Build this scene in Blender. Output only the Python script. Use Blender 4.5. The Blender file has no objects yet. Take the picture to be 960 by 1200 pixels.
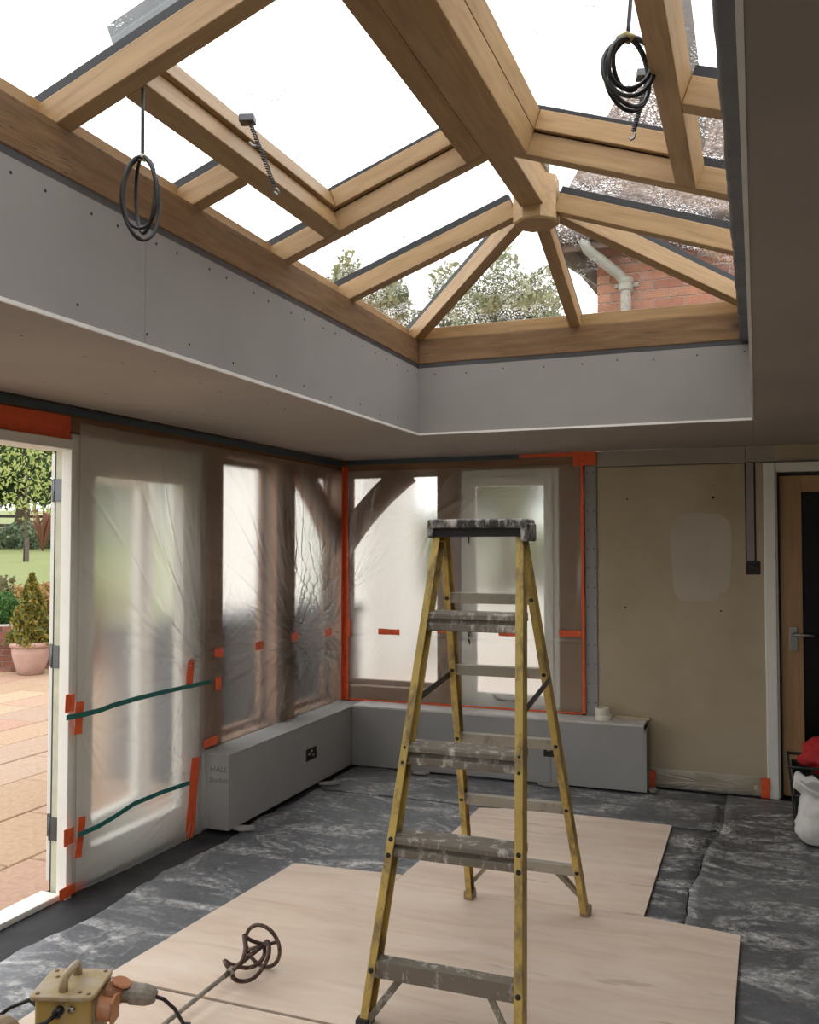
import bpy, math, random
from mathutils import Vector, Matrix, noise
random.seed(7)
sc = bpy.context.scene
COL = sc.collection
PI = math.pi

# ------------------------------------------------------------------ camera
cam_d = bpy.data.cameras.new('camera')
cam_d.sensor_fit = 'HORIZONTAL'; cam_d.sensor_width = 36.0
cam_d.lens = 36.0 * 1060.0 / 960.0
cam_d.clip_start = 0.05; cam_d.clip_end = 400
cam = bpy.data.objects.new('camera', cam_d); COL.objects.link(cam)
cam.location = (0, 0, 1.53)
cam.rotation_euler = (PI / 2 + math.atan(38 / 1060.0), 0, math.atan(407 / 1060.0))
sc.camera = cam

# ------------------------------------------------------------------ overcast sky, exposure
w = bpy.data.worlds.new('overcast_sky'); sc.world = w; w.use_nodes = True
nt = w.node_tree; nt.nodes.clear()
out = nt.nodes.new('ShaderNodeOutputWorld'); bg = nt.nodes.new('ShaderNodeBackground')
tc = nt.nodes.new('ShaderNodeTexCoord'); mp = nt.nodes.new('ShaderNodeMapping')
mp.inputs['Scale'].default_value = (1, 1, 2.2)
nz = nt.nodes.new('ShaderNodeTexNoise'); nz.inputs['Scale'].default_value = 2.3; nz.inputs['Detail'].default_value = 5
rp = nt.nodes.new('ShaderNodeValToRGB')
rp.color_ramp.elements[0].position = .35; rp.color_ramp.elements[0].color = (.86, .88, .92, 1)
rp.color_ramp.elements[1].position = .66; rp.color_ramp.elements[1].color = (1.0, .99, .975, 1)
nt.links.new(tc.outputs['Generated'], mp.inputs['Vector']); nt.links.new(mp.outputs[0], nz.inputs['Vector'])
nt.links.new(nz.outputs['Fac'], rp.inputs['Fac']); nt.links.new(rp.outputs[0], bg.inputs['Color'])
bg.inputs['Strength'].default_value = 1.0
nt.links.new(bg.outputs[0], out.inputs['Surface'])

vs = sc.view_settings
vs.view_transform = 'Standard'; vs.look = 'None'; vs.gamma = 1.0; vs.use_curve_mapping = False
vs.exposure = 1.5
sc.cycles.max_bounces = 14; sc.cycles.diffuse_bounces = 6; sc.cycles.transparent_max_bounces = 16
sc.cycles.transmission_bounces = 10; sc.cycles.glossy_bounces = 4
sc.cycles.use_denoising = True; sc.cycles.sample_clamp_indirect = 6.0

# ------------------------------------------------------------------ helpers
class MB:
    def __init__(s): s.v = []; s.f = []
    def add(s, vs_, fs_):
        b = len(s.v); s.v += [tuple(p) for p in vs_]; s.f += [tuple(i + b for i in f) for f in fs_]; return s
    def box(s, x0, x1, y0, y1, z0, z1):
        v = [(x, y, z) for z in (z0, z1) for y in (y0, y1) for x in (x0, x1)]
        return s.add(v, [(0, 2, 3, 1), (4, 5, 7, 6), (0, 1, 5, 4), (2, 6, 7, 3), (0, 4, 6, 2), (1, 3, 7, 5)])
    def bar(s, p0, p1, w, h, up=(0, 0, 1)):
        """bar between two points, centred on the line"""
        p0, p1 = Vector(p0), Vector(p1); d = (p1 - p0).normalized(); up = Vector(up)
        if abs(d.dot(up)) > .98: up = Vector((0, 1, 0))
        r = d.cross(up).normalized(); u = r.cross(d)
        v = [p + r * (a * w / 2) + u * (b * h / 2) for p in (p0, p1) for a, b in ((-1, -1), (1, -1), (1, 1), (-1, 1))]
        return s.add(v, [(3, 2, 1, 0), (4, 5, 6, 7), (0, 1, 5, 4), (1, 2, 6, 5), (2, 3, 7, 6), (3, 0, 4, 7)])
    def tube(s, pts, r, n=8, closed=False):
        pts = [Vector(p) for p in pts]; m = len(pts); rings = []; prev = None
        for i, p in enumerate(pts):
            a = pts[(i - 1) % m] if (closed or i > 0) else p
            b = pts[(i + 1) % m] if (closed or i < m - 1) else p
            d = (b - a).normalized()
            if prev is None:
                prev = d.orthogonal().normalized()
            prev = (prev - d * prev.dot(d))
            prev = prev.normalized() if prev.length > 1e-6 else d.orthogonal().normalized()
            q = d.cross(prev); rr = r[i] if isinstance(r, (list, tuple)) else r
            rings.append([p + (prev * math.cos(2 * PI * k / n) + q * math.sin(2 * PI * k / n)) * rr for k in range(n)])
        v = [x for g in rings for x in g]; f = []
        for i in range(m if closed else m - 1):
            j = (i + 1) % m
            for k in range(n):
                l = (k + 1) % n; f.append((i * n + k, i * n + l, j * n + l, j * n + k))
        if not closed: f += [tuple(range(n - 1, -1, -1)), tuple((m - 1) * n + k for k in range(n))]
        return s.add(v, f)
    def lathe(s, prof, c=(0, 0, 0), n=24, M=None):
        v = []; f = []; m = len(prof)
        for r, z in prof:
            for k in range(n): v.append((c[0] + r * math.cos(2 * PI * k / n), c[1] + r * math.sin(2 * PI * k / n), c[2] + z))
        for i in range(m - 1):
            for k in range(n):
                l = (k + 1) % n; f.append((i * n + k, i * n + l, (i + 1) * n + l, (i + 1) * n + k))
        f += [tuple(range(n - 1, -1, -1)), tuple((m - 1) * n + k for k in range(n))]
        if M: v = [M @ Vector(p) for p in v]
        return s.add(v, f)
    def prism(s, poly, d):
        """planar polygon (3-D points) extruded by vector d"""
        n = len(poly); d = Vector(d); a = [Vector(p) for p in poly]
        v = a + [p + d for p in a]
        return s.add(v, [tuple(range(n - 1, -1, -1)), tuple(range(n, 2 * n))] + [(i, (i + 1) % n, n + (i + 1) % n, n + i) for i in range(n)])

def put(o, parent=None, M=None):
    COL.objects.link(o)
    if parent:
        o.parent = parent
        o.matrix_parent_inverse = Matrix.Translation(-Vector(parent.location))
    if M is not None: o.matrix_basis = M
    return o

def mk(name, mb, mat, parent=None, smooth=False, bevel=0, M=None, seg=2):
    me = bpy.data.meshes.new(name); me.from_pydata(mb.v, [], mb.f); me.validate(); me.update()
    me.materials.append(mat)
    if smooth:
        for p in me.polygons: p.use_smooth = True
    o = bpy.data.objects.new(name, me); put(o, parent, M)
    if bevel:
        b = o.modifiers.new('bevel', 'BEVEL'); b.width = bevel; b.segments = seg; b.limit_method = 'ANGLE'
    return o

def tag(o, label, cat, group=None):
    o['label'] = label; o['category'] = cat
    if group: o['group'] = group
    return o

def thing(name, loc, label=None, cat=None, group=None, kind=None):
    o = bpy.data.objects.new(name, None); COL.objects.link(o); o.location = loc; o.empty_display_size = .1
    if cat: tag(o, label, cat, group)
    elif label: o['label'] = label
    if kind: o['kind'] = kind
    return o

def struct(o, label=None):
    o['kind'] = 'structure'
    if label: o['label'] = label
    return o

def beam(name, p0, p1, w, h, mat, parent, up=(0, 0, 1), bevel=.003):
    """timber with its own length axis: underside runs from p0 to p1, depth h along up"""
    p0, p1 = Vector(p0), Vector(p1); L = (p1 - p0).length; x = (p1 - p0).normalized(); up = Vector(up)
    y = up.cross(x).normalized(); z = x.cross(y)
    M = Matrix(((x.x, y.x, z.x, p0.x), (x.y, y.y, z.y, p0.y), (x.z, y.z, z.z, p0.z), (0, 0, 0, 1)))
    return mk(name, MB().box(0, L, -w / 2, w / 2, 0, h), mat, parent, bevel=bevel, M=M)

# ------------------------------------------------------------------ materials
def nodes(name):
    m = bpy.data.materials.new(name); m.use_nodes = True
    t = m.node_tree; return m, t, t.nodes['Principled BSDF']
def N(t, kind, **kw):
    n = t.nodes.new(kind)
    for k, v in kw.items():
        if k in n.inputs: n.inputs[k].default_value = v
        else: setattr(n, k, v)
    return n
def ramp(t, fac, stops):
    r = t.nodes.new('ShaderNodeValToRGB'); e = r.color_ramp.elements
    while len(e) < len(stops): e.new(.5)
    for el, (p, c) in zip(e, stops):
        el.position = p; el.color = tuple(c) + (1,) if len(c) == 3 else c
    t.links.new(fac, r.inputs['Fac']); return r.outputs['Color']
def coords(t, scale=(1, 1, 1), which='Object', rand=False):
    c = t.nodes.new('ShaderNodeTexCoord'); m = t.nodes.new('ShaderNodeMapping'); m.inputs['Scale'].default_value = scale
    t.links.new(c.outputs[which], m.inputs['Vector'])
    if rand:
        oi = t.nodes.new('ShaderNodeObjectInfo'); mu = N(t, 'ShaderNodeMath', operation='MULTIPLY'); mu.inputs[1].default_value = 37.0
        t.links.new(oi.outputs['Random'], mu.inputs[0]); t.links.new(mu.outputs[0], m.inputs['Location'])
    return m.outputs['Vector']
def noise_t(t, vec, scale, detail=4, rough=.55, dist=0):
    n = N(t, 'ShaderNodeTexNoise', Scale=scale, Detail=detail, Roughness=rough, Distortion=dist)
    t.links.new(vec, n.inputs['Vector']); return n.outputs['Fac']
def mix(t, fac, a, b, blend='MIX'):
    m = t.nodes.new('ShaderNodeMix'); m.data_type = 'RGBA'; m.blend_type = blend
    for i, s_ in ((0, fac), (6, a), (7, b)):
        if hasattr(s_, 'links'): t.links.new(s_, m.inputs[i])
        elif i == 0: m.inputs[0].default_value = s_
        else: m.inputs[i].default_value = tuple(s_) + (1,)
    return m.outputs[2]
def bump(t, b, h, strength=.2, dist=.01):
    n = N(t, 'ShaderNodeBump', Strength=strength, Distance=dist); t.links.new(h, n.inputs['Height']); t.links.new(n.outputs[0], b.inputs['Normal'])

def flat(name, col, rough=.6, metal=0, var=.12, scale=14, bmp=0, spec=.5):
    m, t, b = nodes(name)
    v = coords(t); f = noise_t(t, v, scale, 5)
    dark = tuple(c * (1 - var) for c in col); lite = tuple(min(1, c * (1 + var)) for c in col)
    t.links.new(ramp(t, f, [(.3, dark), (.7, lite)]), b.inputs['Base Color'])
    b.inputs['Roughness'].default_value = rough; b.inputs['Metallic'].default_value = metal
    b.inputs['Specular IOR Level'].default_value = spec
    if bmp: bump(t, b, f, bmp)
    return m

def wood(name, a, bcol, c, rough=.5, knots=False, sx=1.0):
    m, t, b = nodes(name)
    v = coords(t, (1.2 * sx, 14, 14), rand=True)
    g = noise_t(t, v, 3.2, 6, .6, .6)
    col = ramp(t, g, [(.28, a), (.5, bcol), (.74, c)])
    v2 = coords(t, (.6 * sx, 3, 3), rand=True); g2 = noise_t(t, v2, 2.5, 3)
    col = mix(t, .35, col, ramp(t, g2, [(.3, tuple(x * .7 for x in bcol)), (.7, tuple(min(1, x * 1.15) for x in bcol))]))
    h = g
    if knots:
        vo = N(t, 'ShaderNodeTexVoronoi', Scale=2.2); t.links.new(coords(t, (1, 2.2, 2.2), rand=True), vo.inputs['Vector'])
        k = ramp(t, vo.outputs['Distance'], [(.03, (1, 1, 1)), (.14, (0, 0, 0))])
        col = mix(t, k, col, tuple(x * .35 for x in a))
        wv = noise_t(t, coords(t, (.8, 16, 16), rand=True), 2.4, 2, .5, 1.4)
        cr = ramp(t, wv, [(.485, (0, 0, 0)), (.5, (1, 1, 1)), (.515, (0, 0, 0))])
        big = ramp(t, noise_t(t, coords(t, (1, 1, 1), rand=True), 2.0), [(.48, (0, 0, 0)), (.58, (1, 1, 1))])
        col = mix(t, mix(t, 1.0, cr, big, 'MULTIPLY'), col, tuple(x * .22 for x in a))
    t.links.new(col, b.inputs['Base Color']); b.inputs['Roughness'].default_value = rough
    bump(t, b, h, .15, .004)
    return m

M = {}
M['oak'] = wood('planed_oak', (.29, .17, .07), (.43, .27, .122), (.53, .35, .17))
M['oak_rough'] = wood('rustic_oak', (.12, .062, .026), (.22, .122, .052), (.33, .195, .09), .65, knots=True)
M['oak_frame'] = wood('frame_oak', (.17, .085, .044), (.28, .15, .08), (.37, .21, .115), .65)
M['oak_door'] = wood('door_oak', (.34, .19, .08), (.42, .25, .115), (.5, .31, .15), .45)
M['softwood'] = wood('softwood', (.5, .38, .25), (.6, .47, .32), (.68, .55, .4))
M['gasket'] = flat('black_gasket', (.025, .025, .027), .6)
M['membrane'] = flat('black_membrane', (.06, .06, .064), .45, bmp=.5, scale=9)
M['alu'] = flat('grey_aluminium', (.16, .17, .175), .45, .3)
M['white'] = flat('white_paint', (.80, .78, .72), .4, var=.03)
M['white_edge'] = flat('white_bead', (.85, .83, .79), .5, var=.05)
M['plasterboard'] = flat('grey_plasterboard', (.315, .298, .28), .85, var=.05, scale=3)
M['plasterboard_low'] = flat('grey_plasterboard_boxing', (.33, .325, .315), .85, var=.05, scale=3)
M['ceil'] = flat('ceiling_plasterboard', (.37, .325, .28), .85, var=.06, scale=2)
M['screw'] = flat('dark_screw', (.03, .028, .025), .5, .5)
M['black'] = flat('black_plastic', (.018, .018, .02), .4)
M['rubber'] = flat('black_rubber_cable', (.015, .015, .016), .38)
M['steel'] = flat('dull_steel', (.35, .35, .34), .35, .9)
M['steel_dark'] = flat('dark_steel', (.11, .115, .12), .35, .8)
M['orange'] = flat('orange_tape', (.80, .115, .03), .5, var=.1, scale=30)
M['teal'] = flat('teal_tape', (.012, .15, .13), .45)
M['blue'] = flat('slate_blue_tape', (.06, .085, .105), .5)
M['tape_cream'] = flat('cream_masking_tape', (.72, .70, .58), .7, var=.05)
M['red'] = flat('red_cloth', (.45, .018, .022), .8, bmp=.4)
M['sack'] = flat('white_woven_sack', (.68, .66, .62), .75, var=.08, scale=40, bmp=.3)
M['terracotta'] = flat('pale_terracotta', (.46, .30, .245), .85, var=.12, scale=6)
M['bark'] = flat('bark', (.10, .075, .05), .9, var=.4)
M['soil'] = flat('soil', (.07, .05, .035), .95, var=.4)
M['grey_pipe'] = flat('cream_downpipe', (.36, .35, .29), .5, var=.05)
M['mortar'] = flat('mortar', (.55, .48, .42), .9, var=.15, scale=30)
M['fence'] = flat('weathered_fence', (.11, .09, .075), .9, var=.3)
M['dark_stone'] = flat('dark_slate_cover', (.05, .053, .06), 1.0, var=.25, scale=5, spec=.05)
M['pencil'] = flat('pencil', (.10, .10, .10), .7)
M['hall'] = flat('hall_plaster', (.42, .39, .35), .85)
M['base'] = flat('bare_screed', (.02, .02, .021), .8, var=.5, scale=8)

def plaster():
    m, t, b = nodes('buff_plaster'); v = coords(t)
    a = noise_t(t, v, 1.6, 5, .6); s_ = noise_t(t, v, 40, 3)
    col = ramp(t, a, [(.3, (.41, .335, .225)), (.55, (.475, .395, .275)), (.75, (.52, .445, .325))])
    dots = ramp(t, noise_t(t, v, 22, 2), [(.73, (0, 0, 0)), (.78, (1, 1, 1))])
    col = mix(t, mix(t, .5, (0, 0, 0), dots), col, (.36, .29, .2))
    t.links.new(col, b.inputs['Base Color']); b.inputs['Roughness'].default_value = .85; bump(t, b, s_, .08, .004); return m
M['plaster'] = plaster()
M['patch'] = flat('filled_plaster', (.50, .44, .355), .8, var=.05, scale=5)

def floor_mat(name, base, lite):
    m, t, b = nodes(name); v = coords(t)
    big = noise_t(t, v, 1.1, 6, .65, .4); mid = noise_t(t, coords(t, (1, 1.7, 1)), 2.6, 9, .72, 1.6); fine = noise_t(t, v, 26, 6, .75)
    col = ramp(t, big, [(.3, tuple(c * .55 for c in base)), (.7, tuple(c * 1.5 for c in base))])
    scuff = ramp(t, mid, [(.47, (.04,) * 3), (.56, (.5,) * 3), (.64, (1, 1, 1))])
    grit = ramp(t, fine, [(.36, (.05,) * 3), (.58, (1, 1, 1))])
    msk = mix(t, 1.0, scuff, grit, 'MULTIPLY')
    patch = ramp(t, noise_t(t, coords(t, (1, 1, 1)), .9, 3), [(.32, (.4,) * 3), (.48, (1,) * 3)])
    msk = mix(t, 1.0, msk, patch, 'MULTIPLY')
    col = mix(t, msk, col, lite)
    dust = ramp(t, noise_t(t, v, 60, 3), [(.62, (0, 0, 0)), (.75, (.35,) * 3)])
    col = mix(t, dust, col, tuple(c * .8 for c in lite))
    t.links.new(col, b.inputs['Base Color'])
    r = ramp(t, mid, [(.3, (.28,) * 3), (.65, (.7,) * 3)]); t.links.new(r, b.inputs['Roughness'])
    bump(t, b, mid, .45, .012); return m
M['floor'] = floor_mat('dusty_floor_membrane', (.10, .106, .118), (.70, .69, .66))
M['floor2'] = floor_mat('dusty_floor_membrane_grey', (.12, .124, .132), (.66, .65, .62))

def ply():
    m, t, b = nodes('birch_plywood'); v = coords(t, (1.0, 5, 1), rand=True)
    g = noise_t(t, v, 2.2, 6, .6, .8)
    col = ramp(t, g, [(.3, (.70, .53, .41)), (.5, (.79, .635, .50)), (.7, (.84, .71, .59))])
    st = ramp(t, noise_t(t, coords(t, (.9, 4.2, 1), rand=True), 3.3, 3), [(.66, (0, 0, 0)), (.72, (.5,) * 3)])
    col = mix(t, st, col, (.45, .31, .21))
    d = ramp(t, noise_t(t, coords(t, rand=True), 1.6, 4), [(.35, (.22,) * 3), (.6, (0,) * 3)])
    col = mix(t, d, col, (.50, .41, .34))
    t.links.new(col, b.inputs['Base Color']); b.inputs['Roughness'].default_value = .6; return m
M['ply'] = ply()

def dirty(name, base, dirt, lo, hi, sc_=18, rough=.55, metal=0):
    m, t, b = nodes(name); v = coords(t, (1, 1, .45))
    f = noise_t(t, v, sc_, 7, .72); f2 = noise_t(t, coords(t), 4, 4)
    k = ramp(t, f, [(lo, (0, 0, 0)), (hi, (1, 1, 1))])
    col = mix(t, k, ramp(t, f2, [(.3, tuple(c * .75 for c in base)), (.7, base)]), dirt)
    t.links.new(col, b.inputs['Base Color']); b.inputs['Roughness'].default_value = rough; b.inputs['Metallic'].default_value = metal
    bump(t, b, f, .25, .004); return m
M['ladder'] = dirty('yellow_fibreglass', (.66, .47, .125), (.20, .145, .08), .47, .64, 15)
M['tread'] = dirty('paint_splashed_tread', (.215, .185, .145), (.62, .59, .53), .52, .66, 26)
M['cap'] = dirty('paint_splashed_cap', (.05, .045, .04), (.60, .57, .52), .44, .62, 34)
M['rung'] = dirty('aluminium_rung', (.40, .36, .29), (.16, .13, .10), .54, .7, 20, .5)
M['yellow_box'] = dirty('dusty_yellow_box', (.58, .40, .08), (.45, .35, .22), .42, .66, 9)
M['yellow_lid'] = dirty('dusty_yellow_lid', (.50, .37, .17), (.50, .42, .32), .40, .62, 12)
M['orange_socket'] = dirty('dusty_orange_socket', (.62, .27, .12), (.55, .40, .30), .46, .7, 14)
M['plug_grey'] = dirty('dusty_grey_plug', (.30, .27, .22), (.45, .40, .34), .45, .68, 22)
M['rust'] = dirty('rusty_steel', (.085, .045, .032), (.26, .19, .15), .52, .7, 40, .6, .3)
M['sand'] = dirty('sand_crusted', (.34, .25, .16), (.10, .08, .06), .55, .7, 20)

def brick_mat(name, cols):
    m, t, b = nodes(name); oi = N(t, 'ShaderNodeObjectInfo')
    c = ramp(t, oi.outputs['Random'], [(i / (len(cols) - 1), x) for i, x in enumerate(cols)])
    f = noise_t(t, coords(t), 30, 5); c = mix(t, ramp(t, f, [(.4, (0,) * 3), (.75, (.45,) * 3)]), c, tuple(x * .5 for x in cols[0]))
    t.links.new(c, b.inputs['Base Color']); b.inputs['Roughness'].default_value = .9; bump(t, b, f, .3, .01); return m
M['brick'] = brick_mat('red_brick', [(.42, .17, .10), (.50, .23, .14), (.36, .14, .09), (.55, .29, .19)])
M['brick_dark'] = brick_mat('garden_brick', [(.20, .07, .045), (.28, .11, .07), (.16, .06, .045), (.32, .15, .10)])
M['paver'] = brick_mat('sandstone_paver', [(.40, .265, .165), (.44, .30, .185), (.41, .235, .17), (.47, .35, .225), (.37, .25, .185)])

def roof_mat():
    m, t, b = nodes('speckled_roof_tile'); v = coords(t)
    vo = N(t, 'ShaderNodeTexVoronoi', Scale=16.0); t.links.new(v, vo.inputs['Vector'])
    f = noise_t(t, v, 22, 6, .75)
    c = ramp(t, f, [(.32, (.045, .032, .027)), (.5, (.17, .125, .105)), (.64, (.40, .34, .30))])
    t.links.new(c, b.inputs['Base Color']); b.inputs['Roughness'].default_value = .9
    bump(t, b, f, .6, .03); return m
M['roof'] = roof_mat()

def leaf_mat(name, cols, rough=.55):
    m, t, b = nodes(name); g = N(t, 'ShaderNodeNewGeometry')
    c = ramp(t, g.outputs['Random Per Island'], [(i / (len(cols) - 1), x) for i, x in enumerate(cols)])
    t.links.new(c, b.inputs['Base Color']); b.inputs['Roughness'].default_value = rough
    tr = N(t, 'ShaderNodeBsdfTranslucent'); t.links.new(c, tr.inputs['Color']); ms = N(t, 'ShaderNodeMixShader'); ms.inputs[0].default_value = .35
    t.links.new(b.outputs[0], ms.inputs[1]); t.links.new(tr.outputs[0], ms.inputs[2])
    t.links.new(ms.outputs[0], t.nodes['Material Output'].inputs['Surface']); return m
M['leaf_tree'] = leaf_mat('tree_leaves', [(.035, .06, .014), (.06, .10, .024), (.10, .14, .04)])
M['leaf_far'] = leaf_mat('hazed_tree_leaves', [(.16, .19, .09), (.25, .27, .14), (.34, .34, .19), (.40, .37, .24)])  # leaf colours paled to carry the haze of the rainy glass
M['leaf_box'] = leaf_mat('box_leaves', [(.03, .09, .02), (.07, .17, .04), (.16, .27, .06)])
M['leaf_conifer'] = leaf_mat('golden_conifer_needles', [(.08, .11, .025), (.20, .19, .03), (.38, .27, .05)])
M['leaf_orange'] = leaf_mat('orange_shrub_leaves', [(.30, .16, .06), (.46, .22, .08), (.42, .30, .10), (.22, .20, .06)])
M['leaf_dry'] = leaf_mat('olive_shrub_leaves', [(.12, .12, .05), (.22, .19, .09), (.28, .26, .13)])
M['leaf_red'] = leaf_mat('bronze_strap_leaves', [(.12, .05, .04), (.22, .09, .06), (.26, .16, .08)])
M['leaf_low'] = leaf_mat('grey_green_leaves', [(.08, .13, .06), (.16, .22, .12), (.26, .30, .20)])
M['leaf_young'] = leaf_mat('yellow_green_leaves', [(.20, .26, .06), (.32, .36, .10), (.40, .42, .16)])

def lawn_mat():
    m, t, b = nodes('lawn_grass'); v = coords(t)
    c = ramp(t, noise_t(t, v, .25, 5), [(.3, (.14, .17, .045)), (.6, (.20, .225, .07)), (.8, (.26, .26, .11))])
    c = mix(t, .3, c, ramp(t, noise_t(t, v, 12, 4), [(.3, (.10, .14, .03)), (.7, (.24, .25, .10))]))
    t.links.new(c, b.inputs['Base Color']); b.inputs['Roughness'].default_value = .9; return m
M['lawn'] = lawn_mat()

def glass_mat(name, rain=False, tint=(1, 1, 1), base=.04, rough=.02):
    m, t, b = nodes(name); t.nodes.remove(b)
    tr = N(t, 'ShaderNodeBsdfTransparent'); tr.inputs[0].default_value = tuple(tint) + (1,)
    gl = N(t, 'ShaderNodeBsdfGlossy', Roughness=rough)
    lw = N(t, 'ShaderNodeLayerWeight', Blend=.5); pw = N(t, 'ShaderNodeMath', operation='POWER'); pw.inputs[1].default_value = 5.0
    ma = N(t, 'ShaderNodeMath', operation='MULTIPLY_ADD'); ma.inputs[1].default_value = .8; ma.inputs[2].default_value = base
    t.links.new(lw.outputs['Facing'], pw.inputs[0]); t.links.new(pw.outputs[0], ma.inputs[0])
    ms = N(t, 'ShaderNodeMixShader'); t.links.new(ma.outputs[0], ms.inputs[0]); t.links.new(tr.outputs[0], ms.inputs[1]); t.links.new(gl.outputs[0], ms.inputs[2])
    res = ms.outputs[0]
    if rain:
        v = coords(t); vo = N(t, 'ShaderNodeTexVoronoi', Scale=95.0); t.links.new(v, vo.inputs['Vector'])
        k = ramp(t, vo.outputs['Distance'], [(.30, (1, 1, 1)), (.42, (0, 0, 0))])
        k2 = ramp(t, noise_t(t, v, 5, 4), [(.42, (0,) * 3), (.62, (.8,) * 3)])
        k = mix(t, 1.0, k, k2, 'MULTIPLY')
        rf = N(t, 'ShaderNodeBsdfRefraction', IOR=1.2, Roughness=.05)
        bp = N(t, 'ShaderNodeBump', Strength=.6, Distance=.004); bp.invert = True
        t.links.new(vo.outputs['Distance'], bp.inputs['Height']); t.links.new(bp.outputs[0], rf.inputs['Normal'])
        m2 = N(t, 'ShaderNodeMixShader'); t.links.new(k, m2.inputs[0]); t.links.new(res, m2.inputs[1]); t.links.new(rf.outputs[0], m2.inputs[2]); res = m2.outputs[0]
    t.links.new(res, t.nodes['Material Output'].inputs['Surface']); return m
M['glass'] = glass_mat('clear_glass')
M['rain_glass'] = glass_mat('rain_spotted_glass', True)
M['door_glass'] = glass_mat('grey_door_glass', tint=(.42, .42, .41), base=.03, rough=.35)

def plastic_mat(name='milky_plastic_sheet', milk=.07, rough=.31):
    m, t, b = nodes(name); t.nodes.remove(b)
    v = coords(t); f = noise_t(t, v, 3.0, 4)
    rf = N(t, 'ShaderNodeBsdfRefraction', IOR=1.15, Roughness=rough); rf.inputs['Color'].default_value = (1, 1, .99, 1)
    tl = N(t, 'ShaderNodeBsdfTranslucent'); tl.inputs[0].default_value = (.98, .975, .95, 1)
    df = N(t, 'ShaderNodeBsdfDiffuse'); df.inputs[0].default_value = (.93, .92, .88, 1)
    a1 = N(t, 'ShaderNodeMixShader'); a1.inputs[0].default_value = .50; t.links.new(tl.outputs[0], a1.inputs[1]); t.links.new(df.outputs[0], a1.inputs[2])
    a2 = N(t, 'ShaderNodeMixShader'); a2.inputs[0].default_value = milk; t.links.new(rf.outputs[0], a2.inputs[1]); t.links.new(a1.outputs[0], a2.inputs[2])
    gl = N(t, 'ShaderNodeBsdfGlossy', Roughness=.22); a3 = N(t, 'ShaderNodeMixShader'); a3.inputs[0].default_value = .045
    t.links.new(a2.outputs[0], a3.inputs[1]); t.links.new(gl.outputs[0], a3.inputs[2])
    t.links.new(a3.outputs[0], t.nodes['Material Output'].inputs['Surface']); return m
M['plastic'] = plastic_mat()
M['plastic_side'] = plastic_mat('milkier_plastic_sheet', .15, .33)
M['plastic_clear'] = plastic_mat('thin_clear_film', .12, .3)

# ================================================================== THE SETTING
CZ = 2.14                      # ceiling
XL, YB = -2.80, 5.954          # inner faces of left and back wall
OX0, OX1, OY0, OY1 = -1.76, -.010, -.85, 4.72   # opening under the roof lantern
XR, YN = 2.4, -2.7

# floor: dark screed, then the dusty membrane sheets on it
fl = mk('floor', MB().box(-2.97, XR, YN, 7.2, -.20, -.012), M['base']); struct(fl, 'bare dark screed floor')

def sheet_grid(name, outline_fn, x0, x1, y0, y1, nx, ny, z, mat, amp=.004, thick=.008):
    mb = MB(); v = []; f = []
    for j in range(ny + 1):
        for i in range(nx + 1):
            a, b = i / nx, j / ny
            x, y = outline_fn(a, b, x0 + (x1 - x0) * a, y0 + (y1 - y0) * b)
            h = z + amp * (noise.noise((x * 1.7, y * 1.7, 3)) + .5 * noise.noise((x * 6, y * 6, 9)))
            v.append((x, y, h))
    for j in range(ny):
        for i in range(nx):
            k = j * (nx + 1) + i; f.append((k, k + 1, k + nx + 2, k + nx + 1))
    mb.add(v, f)
    o = mk(name, mb, mat, smooth=True)
    s = o.modifiers.new('thickness', 'SOLIDIFY'); s.thickness = thick; s.offset = -1
    return o
def out_main(a, b, x, y):
    if a == 0: x += .05 * noise.noise((0, y * 2.1, 1)) + .02 * noise.noise((0, y * 9, 4))
    if a == 1: x = crack_x(y) + .008 * noise.noise((y * 11, 0, 2)) - ((.007 + .012 * max(0, noise.noise((y * 4, 8, 2)))) if 3.7 < y < 5.15 else .0005)
    return x, y
CRK = [(5.16, -.19), (5.05, -.21), (4.85, -.245), (4.70, -.262), (4.55, -.262), (4.40, -.27), (4.22, -.295), (4.07, -.292), (3.9, -.286), (3.6, -.288), (-2.6, -.30)]
def crack_x(y):
    for (ya, xa), (yb, xb) in zip(CRK, CRK[1:]):
        if yb <= y <= ya: return xb + (xa - xb) * (y - yb) / (ya - yb)
    return CRK[0][1] if y > CRK[0][0] else CRK[-1][1]
o = sheet_grid('floor_membrane', out_main, -2.60, -.3, YN + .05, 5.9, 60, 300, -.002, M['floor'], .002)
tag(o, 'dark dusty floor membrane under the plywood, scuffed with white plaster dust', 'membrane')
def out_r(a, b, x, y):
    return (crack_x(y) + .008 * noise.noise((y * 11, 0, 2)) if a == 0 else crack_x(y) * (1 - a) + a * (XR - .05)), y + (.05 * (1 - b) * 0)
def lift(a): return .012 * math.exp(-a * 30)
o = sheet_grid('floor_membrane', out_r, -.3, XR, YN + .05, 5.9, 60, 300, .0005, M['floor2'], .0012, .007)
for vtx in o.data.vertices:
    d = vtx.co.x - crack_x(vtx.co.y); vtx.co.z += (.020 if 3.84 < vtx.co.y < 5.2 else 0) * math.exp(-max(d, 0) * 20) * (.6 + .6 * noise.noise((vtx.co.y * 2, 5, 1)))
tag(o, 'grey membrane sheet with a lifted wrinkled edge, beside the plywood boards', 'membrane')
def out_b(a, b, x, y):
    if b == 0: y += .03 * noise.noise((x * 2.3, 1, 7)) + .012 * noise.noise((x * 9, 3, 7))
    return x, y
o = sheet_grid('floor_membrane', out_b, -2.55, -.22, 5.13, 5.70, 70, 14, .0065, M['floor2'], .0012, .006)
tag(o, 'grey membrane strip laid along the foot of the plasterboard boxing', 'membrane')

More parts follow.
